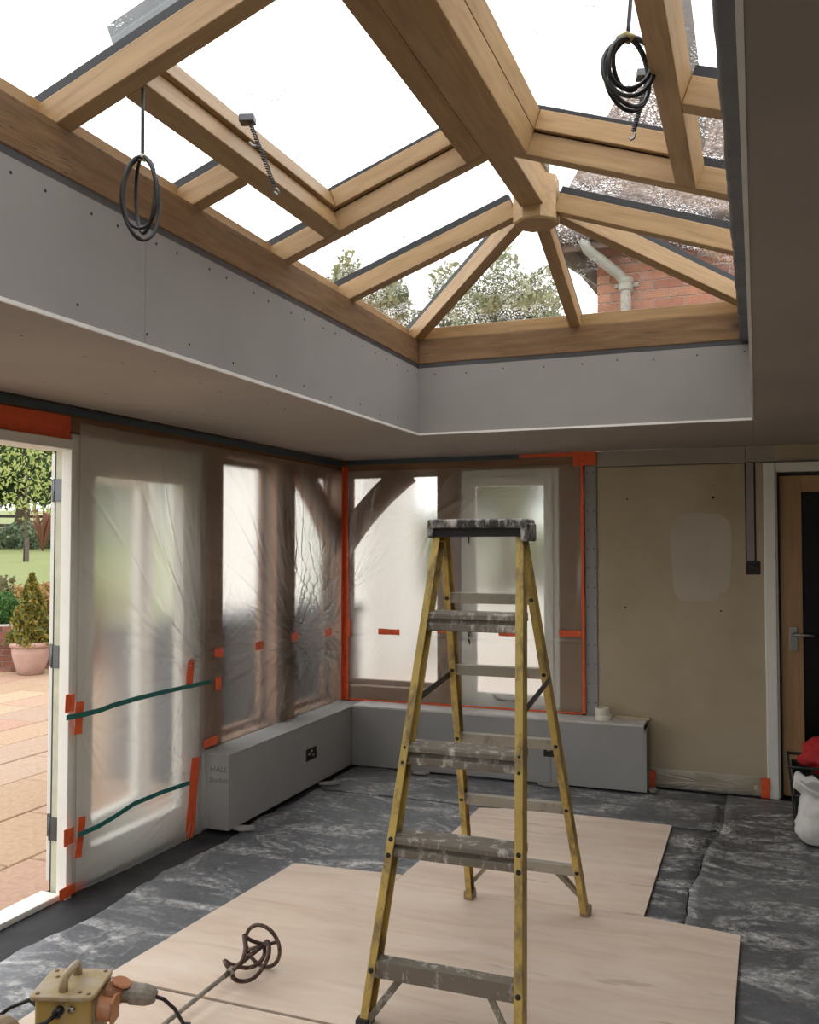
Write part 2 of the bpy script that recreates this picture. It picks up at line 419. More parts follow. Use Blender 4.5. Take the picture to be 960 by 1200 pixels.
# ceiling: plasterboard sheets around the opening, flat roof above
ce = thing('ceiling', (0, 2, CZ), 'grey plasterboard ceiling around the roof lantern', kind='structure')
g = .0015
for (x0, x1, y0, y1) in [(-2.80, OX0 - g, -.4, 2.0 - g), (-2.80, OX0 - g, 2.0, YB), (OX0, OX1 - g, OY1, YB), (OX1, 1.2 - g, 2.4, YB), (OX1, 1.2 - g, .0, 2.4 - g), (1.2, XR, .0, 2.4 - g), (1.2, XR, 2.4, YB),
                         (-2.80, OX0 - g, YN, -.4 - g), (OX0, XR, YN, OY0 - g), (OX1, XR, OY0, -g)]:
    mk('plasterboard', MB().box(x0, x1, y0, y1, CZ, CZ + .0125), M['ceil'], ce)
for (x0, x1, y0, y1) in [(-3.02, OX0 - .02, YN - .1, 6.1), (OX0 - .02, OX1 + .02, OY1 + .02, 6.1), (OX1 + .02, XR + .1, YN - .1, 6.1), (OX0 - .02, OX1 + .02, YN - .1, OY0 - .02)]:
    mk('roof_deck', MB().box(x0, x1, y0, y1, CZ + .014, CZ + .22), M['membrane'], ce)
# upstand under the lantern
up = thing('wall_lantern_upstand', (-.88, 2, CZ), 'grey plasterboard upstand below the roof lantern', kind='structure')
UT = 2.515
def pb(x0, x1, y0, y1, z0=CZ + .013, z1=UT, m='plasterboard'): return mk('plasterboard', MB().box(x0, x1, y0, y1, z0, z1), M[m], up)
pb(OX0 - .0125, OX0, OY0, 1.1 - g); pb(OX0 - .0125, OX0, 1.1, 2.30 - g); pb(OX0 - .0125, OX0, 2.30, OY1)
pb(OX0, OX1 - g, OY1, OY1 + .0125); pb(OX1, OX1 + .0125, OY0, 2.4 - g); pb(OX1, OX1 + .0125, 2.4, OY1); pb(OX0, OX1, OY0 - .0125, OY0)
for (x0, x1, y0, y1) in [(OX0 - .14, OX0 - .0135, OY0 - .14, OY1 + .14), (OX1 + .0135, OX1 + .14, OY0 - .14, OY1 + .14), (OX0 - .0135, OX1 + .0135, OY1 + .0135, OY1 + .14), (OX0 - .0135, OX1 + .0135, OY0 - .14, OY0 - .0135)]:
    mk('kerb', MB().box(x0, x1, y0, y1, CZ + .02, 2.538), M['membrane'], up)
for (p, q) in [((OX0 + .002, OY0, CZ + .004), (OX0 + .002, OY1, CZ + .004)), ((OX0, OY1 - .002, CZ + .004), (OX1, OY1 - .002, CZ + .004)), ((OX1 - .001, OY0, CZ + .004), (OX1 - .001, OY1, CZ + .004))]:
    mk('corner_bead', MB().bar(p, q, .009, .011), M['white_edge'], up)
sb = MB()
def dot(mb, c, n, r=.0045):
    c = Vector(c); n = Vector(n).normalized(); a = n.orthogonal().normalized(); b = n.cross(a)
    mb.prism([c + (a * math.cos(k * PI / 3) + b * math.sin(k * PI / 3)) * r for k in range(6)], n * .0012)
for i in range(26): dot(sb, (OX0, 1.0 + i * .148 + .02 * math.sin(i * 3), 2.478 + .006 * math.sin(i * 7)), (1, 0, 0))
for i in range(9): dot(sb, (OX0 + .1 + i * .2 + .02 * math.sin(i * 5), OY1, 2.476 + .006 * math.sin(i * 4)), (0, -1, 0))
for i in range(14): dot(sb, (OX0, 1.2 + i * .27 + .03 * math.sin(i * 2), 2.19 + .008 * math.sin(i * 9)), (1, 0, 0))
o = mk('screw_heads', sb, M['screw'], up); o['kind'] = 'stuff'
sb = MB()
for i in range(70):
    x, y = random.choice([(-2.0, 0), (-2.45, 0), (.35, 0), (.75, 0)])[0] + random.uniform(-.04, .04), random.uniform(1.3, 5.8)
    dot(sb, (x, y, CZ - .0012), (0, 0, 1), random.uniform(.002, .0045))
for i in range(10): dot(sb, (-1.6 + i * .17, 5.0 + .6 * (i % 2) + .03 * math.sin(i), CZ - .0012), (0, 0, 1), .0035)
o = mk('screw_heads', sb, M['screw'], ce); o['kind'] = 'stuff'

# ---- left wall: oak frame
wl = thing('wall_left', (XL, 3, 0), 'oak framed left wall behind clear plastic sheeting', kind='structure')
PX0, PX1 = -2.97, -2.825
def post(p0, p1, w_, d_, parent, up_=(1, 0, 0)): return beam('post', p0, p1, w_, d_, M['oak_frame'], parent, up_, .006)
post((PX0, 4.325, 0.3), (PX0, 4.325, 2.06), .175, .145, wl)
post((PX0, 5.15, 0.3), (PX0, 5.15, 2.06), .24, .145, wl)
post((PX0, 6.02, 0.0), (PX0, 6.02, 2.06), .17, .165, wl)
beam('head_beam', (-2.90, 3.17, 2.03), (-2.90, 6.1, 2.03), .15, .118, M['oak_frame'], wl, bevel=.006)
beam('head_beam', (-2.90, 1.3, 1.99), (-2.90, 3.17, 1.99), .15, .158, M['oak_frame'], wl, bevel=.006)
beam('sill_beam', (-2.90, 4.235, .30), (-2.90, 5.94, .30), .15, .12, M['oak_frame'], wl, bevel=.006)
mk('low_wall', MB().box(-3.0, -2.83, 4.235, 6.1, -.2, .299), M['mortar'], wl)
mk('plaster', MB().box(-2.97, -2.80, YN, 1.38, -.2, CZ), M['plaster'], wl)
# knee brace by the corner, slightly curved
def knee(parent, f):
    mb = MB(); n = 10; prof = []
    for i in range(n + 1):
        t_ = i / n
        c = Vector((.52 * (1 - t_), 1.50 + .55 * t_))          # from post to beam in (distance from corner, z)
        c = Vector((-.06 + .58 * t_, 1.49 + .56 * t_)) + Vector((.6, -.6)) * (.045 * (4 * t_ * (1 - t_)))* -1
        prof.append(c)
    L = []; R = []
    for i, c in enumerate(prof):
        a = prof[max(0, i - 1)]; b = prof[min(n, i + 1)]; d = (b - a).normalized(); nn = Vector((-d.y, d.x))
        L.append(c + nn * .085); R.append(c - nn * .085)
    poly = L + R[::-1]
    v0, v1 = f(0), f(1)
    pts = [Vector(v0(p.x, p.y)) for p in poly]; pts2 = [Vector(v1(p.x, p.y)) for p in poly]; m = n + 1
    fs = []
    for i in range(n):
        a, b, c, d = i, i + 1, 2 * m - 2 - i, 2 * m - 1 - i
        fs += [(a, b, c, d), (a + 2 * m, d + 2 * m, c + 2 * m, b + 2 * m)]
    fs += [(i, (i + 1) % (2 * m), (i + 1) % (2 * m) + 2 * m, i + 2 * m) for i in range(2 * m)]
    mb.add(pts + pts2, fs); return mk('knee_brace', mb, M['oak_frame'], parent)
knee(wl, lambda k: (lambda s, z: ((-2.94, -2.86)[k], 5.95 - s, z)))

# ---- back wall
wb = thing('wall_back', (-1, YB, 0), 'back wall, oak framed at one side and plastered at the other', kind='structure')
beam('head_beam', (-2.97, 6.03, 2.045), (-.975, 6.03, 2.045), .15, .095, M['oak_frame'], wb, bevel=.006)
beam('sill_beam', (-2.80, 6.03, .30), (-1.92, 6.03, .30), .15, .22, M['oak_frame'], wb, bevel=.006)
beam('sill_beam', (-1.915, 6.05, .30), (-1.225, 6.05, .30), .11, .10, M['oak_frame'], wb, bevel=.006)
beam('post', (-2.005, 6.10, .3), (-2.005, 6.10, 2.05), .155, .14, M['oak_frame'], wb, (0, -1, 0), .006)
beam('post', (-1.143, 6.10, .3), (-1.143, 6.10, 2.05), .165, .145, M['oak_frame'], wb, (0, -1, 0), .006)
knee(wb, lambda k: (lambda s, z: (-2.80 + s * .92, (6.06, 5.99)[k], z)))
mk('low_wall', MB().box(-2.97, -1.0, 5.97, 6.1, -.2, .299), M['mortar'], wb)
pstrip = mk('plasterboard_strip', MB().box(-1.052, -.978, 5.957, 5.975, .05, 2.045), M['plasterboard_low'], wb)
sb = MB()
for i in range(13):
    for x in (-1.035, -.992): dot(sb, (x + .003 * math.sin(i * 3), 5.9565, .5 + i * .125), (0, -1, 0), .0045)
o = mk('screw_heads', sb, M['screw'], pstrip); o['kind'] = 'stuff'
mk('core', MB().box(-1.06, .09, 5.977, 6.1, -.2, CZ), M['mortar'], wb)
# plaster with a ragged broken edge
edge = []
for i in range(90):
    z = .02 + i * (2.03 - .02) / 89
    r = .006 * noise.noise((z * 14, 0, 0)) + .004 * noise.noise((z * 40, 2, 0))
    if .62 < z < 1.06: r += .022 * max(0, math.sin((z - .62) / .44 * PI * 2.0)) ** 1.5
    edge.append((-.965 + r, 5.944, z))
poly = [(.105, 5.944, 2.03), (.105, 5.944, .02)]
v = [Vector(p) for p in edge]; mb = MB()
vv = []; ff = []
for p in edge: vv += [p, (.105, 5.944, p[2]), (p[0], 5.976, p[2]), (.105, 5.976, p[2])]
for i in range(89):
    a = 4 * i; b = a + 4; ff += [(a, a + 1, b + 1, b), (a + 2, b + 2, b + 3, a + 3), (a, b, b + 2, a + 2), (a + 1, a + 3, b + 3, b + 1)]
ff += [(0, 2, 3, 1), (356, 357, 359, 358)]
mb.add(vv, ff); pl = mk('plaster', mb, M['plaster'], wb)
pts = []
for i in range(40):
    a = 2 * PI * i / 40; c, s_ = math.cos(a), math.sin(a); e = .42
    x = -.328 + .178 * math.copysign(abs(c) ** e, c) * (1 + .03 * math.sin(5 * a)); z = 1.455 + .275 * math.copysign(abs(s_) ** e, s_) * (1 + .03 * math.sin(3 * a + 1)) + (.035 if c > .3 and s_ < 0 else 0)
    pts.append((x, 5.9442, z))
mk('plaster_patch', MB().prism(pts, (0, -.0012, 0)), M['patch'], pl)
for x, z, r in [(-.778, 1.821, .006), (-.251, 1.822, .008), (-.794, 1.125, .007), (-.214, 1.118, .006), (-.25, 1.90, .003)]:
    hb = MB(); dot(hb, (x, 5.944, z), (0, -1, 0), r); mk('screw_hole', hb, M['screw'], pl)
mk('plasterboard_strip', MB().box(-.976, -.062, 5.948, 5.976, 2.036, CZ - .002), M['ceil'], wb)
mk('plasterboard_strip', MB().box(-.058, 1.2, 5.948, 5.976, 2.036, CZ - .002), M['ceil'], wb)
mk('cable_chase', MB().box(-.066, -.004, 5.9405, 5.9445, 1.425, 2.034), M['screw'], wb)
mk('chase_cover', MB().box(-.058, -.014, 5.938, 5.9435, 1.43, 2.034), flat('mauve_board', (.30, .26, .25), .85), wb)
bx = mk('socket_box', MB().box(-.066, .018, 5.936, 5.944, 1.345, 1.428), M['screw'], wb, bevel=.003)
mk('cable_end', MB().tube([(-.03, 5.94, 1.40), (-.02, 5.925, 1.385), (-.005, 5.92, 1.395), (.0, 5.93, 1.37)], .005), flat('brown_core', (.14, .07, .04)), bx, smooth=True)
# wall above and right of the door
mk('plaster', MB().box(.105, 1.02, 5.944, 6.1, 2.05, CZ - .001), M['plaster'], wb)
mk('plaster', MB().box(1.02, XR, 5.944, 6.1, -.2, CZ), M['plaster'], wb)
# ---- other walls
wr = mk('wall_right', MB().box(XR, XR + .15, YN, 6.1, -.2, CZ + .2), M['plaster']); struct(wr, 'plain plaster wall')
wn = thing('wall_near', (0, YN, 0), 'near wall, out of view, around the added glazed opening', kind='structure')
mk('plaster', MB().box(-2.97, -1.4, YN - .15, YN, -.2, CZ), M['plaster'], wn); mk('plaster', MB().box(-.3, XR, YN - .15, YN, -.2, CZ), M['plaster'], wn)
mk('lintel', MB().box(-1.4, -.3, YN - .15, YN, 2.05, CZ), M['plaster'], wn)
wd = thing('added_window', (-.3, YN - .08, 0), 'single glazed opening added out of view to let in more daylight', kind='structure')  # added unseen opening behind the camera, brightens the room
for i in range(1):
    x0 = -1.4 + i * 1.1
    for a in ((x0, x0 + .07, 0, 2.05), (x0 + 1.03, x0 + 1.1, 0, 2.05)): mk('frame', MB().box(a[0], a[1], YN - .1, YN - .05, a[2], a[3]), M['white'], wd)
    mk('frame', MB().box(x0 + .07, x0 + 1.03, YN - .1, YN - .05, 1.98, 2.05), M['white'], wd); mk('frame', MB().box(x0 + .07, x0 + 1.03, YN - .1, YN - .05, 0, .1), M['white'], wd)
    mk('pane', MB().box(x0 + .07, x0 + 1.03, YN - .08, YN - .074, .1, 1.98), M['glass'], wd)

# ---- left windows and the French door
def frame4(mb_add, y0, y1, z0, z1, wst, wtop, wbot, x0, x1):
    mb_add('stile', y0, y0 + wst, z0, z1); mb_add('stile', y1 - wst, y1, z0, z1); mb_add('rail', y0 + wst, y1 - wst, z1 - wtop, z1); mb_add('rail', y0 + wst, y1 - wst, z0, z0 + wbot)
w1 = thing('window_1', (-2.88, 3.6, 0), 'white framed full height side light by the open door', kind='structure')
def a1(n_, y0, y1, z0, z1): mk(n_, MB().box(-2.91, -2.85, y0, y1, z0, z1), M['white'], w1, bevel=.004)
frame4(a1, 3.212, 4.232, .0, 2.025, .165, .18, .15, 0, 0)
mk('pane', MB().box(-2.885, -2.878, 3.378, 4.066, .151, 1.844), M['glass'], w1)
w2 = thing('window_2', (-2.9, 4.66, .42), 'window between the oak posts of the left wall', kind='structure')
w3 = thing('window_3', (-2.9, 5.6, .42), 'braced window by the corner of the left wall', kind='structure')
for wn_, y0, y1 in ((w2, 4.414, 5.028), (w3, 5.272, 5.93)):
    def aw(n_, a, b, c, d, wn_=wn_): mk(n_, MB().box(-2.955, -2.92, a, b, c, d), M['oak_frame'], wn_, bevel=.003)
    frame4(aw, y0, y1, .423, 2.027, .03, .03, .03, 0, 0)
    mk('pane', MB().box(-2.94, -2.934, y0 + .031, y1 - .031, .454, 1.996), M['glass'], wn_)
w4 = thing('window_4', (-2.43, 6.04, .52), 'window with a diagonal brace in the back wall', kind='structure')
def a4(n_, a, b, c, d): mk(n_, MB().box(a, b, 6.05, 6.09, c, d), M['oak_frame'], w4, bevel=.003)
frame4(a4, -2.80, -2.085, .523, 2.042, .03, .03, .03, 0, 0)
mk('pane', MB().box(-2.768, -2.117, 6.066, 6.072, .554, 2.010), M['glass'], w4)
# white casement
w5 = thing('window_5', (-1.56, 6.0, .41), 'white casement window with black stays', kind='structure')
def a5(n_, a, b, c, d): mk(n_, MB().box(a, b, 5.985, 6.05, c, d), M['white'], w5, bevel=.004)
frame4(a5, -1.915, -1.228, .405, 2.042, .04, .045, .045, 0, 0)
def a6(n_, a, b, c, d): mk('sash_' + n_, MB().box(a, b, 5.978, 6.03, c, d), M['white'], w5, bevel=.005)
frame4(a6, -1.873, -1.270, .452, 1.995, .063, .068, .068, 0, 0)
mk('pane', MB().box(-1.809, -1.334, 6.0, 6.006, .521, 1.926), M['glass'], w5)
for z in (1.60, .93):
    h_ = mk('casement_handle', MB().box(-1.852, -1.836, 5.968, 5.978, z - .03, z + .06), M['black'], w5, bevel=.003)
    mk('lever', MB().tube([(-1.844, 5.966, z + .02), (-1.846, 5.952, z), (-1.850, 5.950, z - .05), (-1.842, 5.954, z - .085)], [.006, .007, .006, .004]), M['black'], h_, smooth=True)
st = mk('casement_stay', MB().tube([(-1.68, 5.968, .515), (-1.66, 5.960, .485), (-1.60, 5.960, .478), (-1.5, 5.962, .480), (-1.46, 5.966, .492)], .006), M['black'], w5, smooth=True)
# French door opening
d1 = thing('door_1', (-2.9, 3.1, 0), 'white French door opening onto the patio, its leaf folded back outside', kind='structure')
mk('jamb', MB().box(-2.87, -2.815, 3.178, 3.211, -.012, 2.0), M['white'], d1, bevel=.003)
mk('jamb_stop', MB().box(-2.923, -2.871, 3.203, 3.2115, -.012, 2.0), flat('olive_reveal', (.52, .51, .38), .5), d1, bevel=.002)
mk('gap_strip', MB().box(-2.932, -2.924, 3.205, 3.217, .0, 2.0), M['gasket'], d1)  # black strip standing in for the dark gap beside the folded leaf
mk('jamb', MB().box(-2.95, -2.80, 1.381, 1.43, .0, 1.989), M['white'], d1, bevel=.003)
mk('head', MB().box(-2.95, -2.80, 1.431, 3.177, 1.945, 1.989), M['white'], d1, bevel=.003)
mk('threshold', MB().box(-2.95, -2.84, 1.431, 3.177, -.012, .014), M['white'], d1, bevel=.004)
# leaf folded back outside, hinged at (-2.962, 3.12)
Lf = thing('door_2', (-2.96, 3.24, .03), 'white French door leaf folded back against the outside of the wall', kind='structure')
ang = math.radians(7)
def leafpt(s, d, z): return Vector((-2.934 - d * math.cos(ang) - s * math.sin(ang), 3.245 + s * math.cos(ang) - d * math.sin(ang), z))
def leafbox(n_, s0, s1, z0, z1, d0=0, d1_=.05, m='white', par=Lf):
    mb = MB(); mb.prism([leafpt(s0, d0, z0), leafpt(s1, d0, z0), leafpt(s1, d1_, z0), leafpt(s0, d1_, z0)], (0, 0, z1 - z0)); return mk(n_, mb, M[m], par, bevel=.003)
leafbox('stile', 0, .11, .03, 1.94); leafbox('stile', .69, .81, .03, 1.94); leafbox('rail', .11, .69, 1.83, 1.94); leafbox('rail', .11, .69, .03, .22)
leafbox('pane', .11, .69, .22, 1.83, .02, .027, 'glass')
for z in (1.772, 1.032, .278):
    h_ = thing('hinge', (-2.95, 3.23, z)); h_.parent = Lf; h_.matrix_parent_inverse = Matrix.Translation(-Vector(Lf.location))
    mk('hinge_leaf', MB().box(-2.921, -2.890, 3.196, 3.2025, z - .05, z + .05), M['steel_dark'], h_)
    mk('hinge_leaf', MB().prism([leafpt(-.004, .008, z - .05), leafpt(-.001, .008, z - .05), leafpt(-.001, .045, z - .05), leafpt(-.004, .045, z - .05)], (0, 0, .10)), M['steel_dark'], h_)
    mk('knuckle', MB().tube([(-2.928, 3.20, z - .05), (-2.928, 3.20, z + .05)], .007), M['steel_dark'], h_, smooth=True)

# ---- internal oak door
d2 = thing('door_3', (.5, 6.0, 0), 'half glazed oak door in a white frame', kind='structure')
mk('architrave', MB().box(.040, .108, 5.925, 5.9435, -.005, 2.03), M['white'], d2, bevel=.006)
mk('architrave', MB().box(.109, .98, 5.925, 5.9435, 1.985, 2.03), M['white'], d2, bevel=.006)
mk('architrave', MB().box(.905, .975, 5.925, 5.9435, -.005, 1.984), M['white'], d2, bevel=.006)
mk('lining', MB().box(.096, .118, 5.945, 6.1, .0, 1.985), M['white'], d2); mk('lining', MB().box(.895, .92, 5.945, 6.1, .0, 1.985), M['white'], d2); mk('lining', MB().box(.118, .895, 5.945, 6.1, 1.972, 1.99), M['white'], d2)
mk('gap_strip', MB().box(.1185, .130, 5.985, 6.03, .0, 1.971), M['gasket'], d2); mk('gap_strip', MB().box(.13, .894, 5.985, 6.03, 1.955, 1.971), M['gasket'], d2)  # black strips drawn along the gap between lining and door leaf
lf = thing('door_leaf', (.5, 6.0, .01)); lf.parent = d2; lf.matrix_parent_inverse = Matrix.Translation(-Vector(d2.location))
def dl(n_, x0, x1, z0, z1): 
    if n_ == 'stile': return beam('stile', ((x0 + x1) / 2, 6.03, z0), ((x0 + x1) / 2, 6.03, z1), x1 - x0, .04, M['oak_door'], lf, (0, -1, 0))
    return beam('rail', (x0, 6.01, z0), (x1, 6.01, z0), .038, z1 - z0, M['oak_door'], lf)
dl('stile', .132, .255, .008, 1.95); dl('stile', .77, .893, .008, 1.95); dl('rail', .255, .77, 1.85, 1.95); dl('rail', .255, .77, .008, .20)
mk('pane', MB().box(.255, .77, 6.008, 6.014, .20, 1.85), M['door_glass'], lf)
hd = mk('handle_plate', MB().box(.178, .222, 5.982, 5.99, .885, 1.03), M['steel'], lf, bevel=.002)
mk('lever', MB().tube([(.20, 5.982, .985), (.20, 5.945, .985), (.215, 5.938, .985), (.285, 5.938, .983), (.312, 5.94, .981)], .009), M['steel'], d2, smooth=True)
# hall behind the door
hl = thing('wall_hall', (.5, 6.7, 0), 'dim hall behind the oak door', kind='structure')
mk('plaster', MB().box(-.5, 1.6, 7.18, 7.24, -.02, 2.3), M['hall'], hl); mk('plaster', MB().box(-.5, -.44, 6.11, 7.18, -.02, 2.3), M['hall'], hl); mk('plaster', MB().box(1.54, 1.6, 6.11, 7.18, -.02, 2.3), M['hall'], hl); mk('plaster', MB().box(-.5, 1.6, 6.11, 7.24, 2.3, 2.36), M['hall'], hl)

# ================================================================== ROOF LANTERN
rl = thing('roof_lantern', (-.88, 1.94, 2.54), 'oak roof lantern with octagonal boss and rain-spotted glass above the room', 'roof lantern')
AX = -.88; SL = .36; ca = 1 / math.sqrt(1 + SL * SL); sa = SL * ca; E0 = 2.675
YC, YN2 = 3.835, .035            # bosses
def LP(y, t, n): return Vector((OX0 + t * ca - n * sa, y, E0 + t * sa + n * ca))
def RP(y, t, n): p = LP(y, t, n); return Vector((2 * AX - p.x, y, p.z))
NL = Vector((-sa, 0, ca)); NR = Vector((sa, 0, ca))
TR = (.88 - .045) / ca
RW, RD = .06, .082
# wall plates
beam('wall_plate', (OX0 - .07, OY0 - .14, 2.54), (OX0 - .07, OY1 + .14, 2.54), .14, .138, M['oak_rough'], rl, bevel=.005)
beam('wall_plate', (.015, OY0 - .14, 2.54), (.015, OY1 + .14, 2.54), .14, .138, M['oak_rough'], rl, bevel=.005)
beam('wall_plate', (OX0 + .0005, OY1 + .07, 2.54), (-.0555, OY1 + .07, 2.54), .14, .138, M['oak_rough'], rl, bevel=.005)
beam('wall_plate', (OX0 + .0005, OY0 - .07, 2.54), (-.0555, OY0 - .07, 2.54), .14, .138, M['oak_rough'], rl, bevel=.005)
# eaves fillets closing the gap below the glass
beam('eaves_fillet', (OX0 - .08, OY0 - .1, 2.6785), (OX0 - .08, OY1 + .1, 2.6785), .03, .07, M['oak'], rl)
beam('eaves_fillet', (OX1 + .08, OY0 - .1, 2.6785), (OX1 + .08, OY1 + .1, 2.6785), .03, .07, M['oak'], rl)
beam('eaves_fillet', (OX0 - .06, OY1 + .03, 2.6785), (OX1 + .06, OY1 + .03, 2.6785), .045, .062, M['oak'], rl)
beam('eaves_fillet', (OX0 - .06, OY0 - .03, 2.6785), (OX1 + .06, OY0 - .03, 2.6785), .045, .062, M['oak'], rl)
mk('membrane', MB().box(OX0 - .010, OX0 - .004, OY0, OY1, 2.512, 2.542), M['membrane'], rl)  # dark strip put in for the shadow band under the left plate
mk('membrane', MB().box(OX0, OX1, OY1 + .004, OY1 + .010, 2.512, 2.542), M['membrane'], rl)  # same dark strip for the shadow band under the back plate
# membrane folded over the right-hand plate and hanging down it
mv = []; mf = []; ny = 120
for j in range(ny + 1):
    y = OY0 + (OY1 - .002 - OY0) * j / ny
    wv = .006 * noise.noise((y * 5, 0, 0)) + .004 * noise.noise((y * 14, 3, 0))
    for (x, z) in ((-.058, 2.70), (-.0615, 2.62 ), (-.0625, 2.545), (-.052, 2.532), (-.022 , 2.528), (-.013, 2.505)):
        mv.append((x + wv * (1 if z < 2.69 else .2) - .002, y, z + wv * .6))
for j in range(ny):
    for i in range(5): k = j * 6 + i; mf.append((k, k + 1, k + 7, k + 6))
o = mk('membrane', MB().add(mv, mf), M['membrane'], rl, smooth=True); s_ = o.modifiers.new('thickness', 'SOLIDIFY'); s_.thickness = .0015
# ridge, bosses
ZR = E0 + SL * (.88 - .05)
beam('ridge_beam', (AX, YN2 + .05, ZR + .004), (AX, YC - .05, ZR + .004), .10, .16, M['oak'], rl, bevel=.004)
for yb_ in (YC, YN2):
    mb = MB(); R_ = .102
    prof = [(R_ * .92, -.008), (R_, .0), (R_, .125), (R_ * .98, .19)]
    zb = ZR - .045
    vv = []; ff = []
    for (r, z) in prof:
        for k in range(8): a = PI / 8 + k * PI / 4; vv.append((AX + r * math.cos(a), yb_ + r * math.sin(a), zb + z))
    for i in range(3):
        for k in range(8): l = (k + 1) % 8; ff.append((i * 8 + k, i * 8 + l, i * 8 + 8 + l, i * 8 + 8 + k))
    ff += [tuple(range(7, -1, -1)), tuple(range(24, 32))]
    mk('boss', mb.add(vv, ff), M['oak'], rl)
def rafter(p0, p1, n):
    r = beam('rafter', p0, p1, RW, RD, M['oak'], rl, n, .003)
    d = (p1 - p0).normalized(); up_ = Vector(n) - d * Vector(n).dot(d); up_.normalize()
    g_ = beam('gasket', p0 + up_ * (RD + .0005), p1 + up_ * (RD + .0005), RW * .8, .03, M['gasket'], r, up_, 0)
    g_.parent = r; g_.matrix_parent_inverse = r.matrix_basis.inverted() @ Matrix.Identity(4)
    return r
YS = [.67, 1.305, 1.943, 3.213]
for P, nn in ((LP, NL), (RP, NR)):
    for y in YS: rafter(P(y, -.07, 0), P(y, TR, 0), nn)
    for y in (YC, YN2): rafter(P(y, -.07, 0), P(y, TR - .04, 0), nn)
    rafter(P(2.578, -.07, 0), P(2.578, .189, 0), nn)
for sx in (-1, 1):
    for (yc, ye) in ((YC, OY1), (YN2, OY0)):
        a = Vector((AX + sx * .88, ye, E0)); b = Vector((AX, yc, E0 + SL * .88)); d = (b - a).normalized()
        rafter(a - d * .06, b - d * .07, (0, 0, 1))
rafter(Vector((AX, OY1 + .05, E0 - .018)), Vector((AX, YC + .06, E0 + SL * .82)), (0, sa, ca))
rafter(Vector((AX, OY0 - .05, E0 - .018)), Vector((AX, YN2 - .06, E0 + SL * .82)), (0, -sa, ca))
# trimmers of the two opening vents and the vents themselves
def slopebox(mb, P, y0, y1, t0, t1, n0, n1):
    v = [P(y, t, n) for n in (n0, n1) for t in (t0, t1) for y in (y0, y1)]
    return mb.add(v, [(0, 2, 3, 1), (4, 5, 7, 6), (0, 1, 5, 4), (2, 6, 7, 3), (0, 4, 6, 2), (1, 3, 7, 5)])
VA, VB = 1.973, 3.183
for P, nn, side in ((LP, NL, 'L'), (RP, NR, 'R')):
    def rail(name, y0, y1, t0, t1, n0, n1, par, mat='oak'):
        if (y1 - y0) > (t1 - t0):
            a, b = P(y0, (t0 + t1) / 2, n0), P(y1, (t0 + t1) / 2, n0); w_ = t1 - t0
        else:
            a, b = P((y0 + y1) / 2, t0, n0), P((y0 + y1) / 2, t1, n0); w_ = y1 - y0
        return beam(name, a, b, w_, n1 - n0, M[mat], par, nn, .003)
    rail('trimmer', VA + .001, VB - .001, .190, .262, 0, .086, rl)
    rail('trimmer', VA + .001, VB - .001, TR - .075, TR - .001, 0, .086, rl)
    sh = thing('vent_sash', P(2.57, .5, .09)); sh.parent = rl; sh.matrix_parent_inverse = Matrix.Translation(-Vector(rl.location))
    y0, y1, t0, t1 = VA - .02, VB + .02, .235, TR + .01
    rail('sash_rail', y0, y1, t0, t0 + .045, .0885, .160, sh); rail('sash_rail', y0, y1, t1 - .085, t1 , .0885, .160, sh)
    rail('sash_stile', y0, y0 + .038, t0 + .046, t1 - .086, .0885, .160, sh); rail('sash_stile', y1 - .038, y1, t0 + .046, t1 - .086, .0885, .160, sh)
    mb = MB()
    slopebox(mb, P, y0 + .004, y1 - .004, t0 + .004, t0 + .034, .1605, .174); slopebox(mb, P, y0 + .004, y1 - .004, t1 - .034, t1 - .004, .1605, .174)
    slopebox(mb, P, y0 + .004, y0 + .034, t0 + .034, t1 - .034, .1605, .174); slopebox(mb, P, y1 - .034, y1 - .004, t0 + .034, t1 - .034, .1605, .174)
    mk('gasket', mb, M['gasket'], sh)
    mk('sash_pane', slopebox(MB(), P, y0, y1, t0, t1, .175, .181), M['rain_glass'], sh)
    mb = MB()
    slopebox(mb, P, y0 - .012, y1 + .012, t0 - .018, t0 - .004, .122, .190); slopebox(mb, P, y0 - .014, y0 - .004, t0 - .004, t1, .122, .190); slopebox(mb, P, y1 + .004, y1 + .014, t0 - .004, t1, .122, .190)
    mk('sash_cladding', mb, M['alu'], sh)
    # fixed panes
    GN0, GN1 = RD + .0315, RD + .0375; te = -.12; tt = .88 / ca - .012
    ys = [YN2, .67, 1.305, 1.943 - .035]
    for ya, yb_ in list(zip(ys, ys[1:])) + [(3.213 + .035, YC)]:
        mk('pane', slopebox(MB(), P, ya + .004, yb_ - .004, te, tt, GN0, GN1), M['rain_glass'], rl)
    for ya, yb_ in ((1.943 - .03, 2.578), (2.578, 3.213 + .03)):
        mk('pane', slopebox(MB(), P, ya + .003, yb_ - .003, te, .212, GN0, GN1), M['rain_glass'], rl)
    for yc, s_ in ((YC, 1), (YN2, -1)):
        tri = [P(yc + .004 * s_, te, GN0), P(yc + .004 * s_, tt, GN0), P(yc + s_ * (.885 + .10), te, GN0)]
        mk('pane', MB().prism(tri, nn * .006), M['rain_glass'], rl)
for yc, s_ in ((YC, 1), (YN2, -1)):
    def EP(x, t, n): return Vector((x, yc + s_ * (.885 - t * ca + n * sa), E0 + t * sa + n * ca))
    nn = Vector((0, s_ * sa, ca)); GN0 = RD + .0315
    for a in (-1, 1):
        tri = [EP(AX + a * .004, -.10, GN0), EP(AX + a * .004, .88 / ca - .02, GN0), EP(AX + a * .975, -.10, GN0)]
        mk('pane', MB().prism(tri, nn * .006), M['rain_glass'], rl)
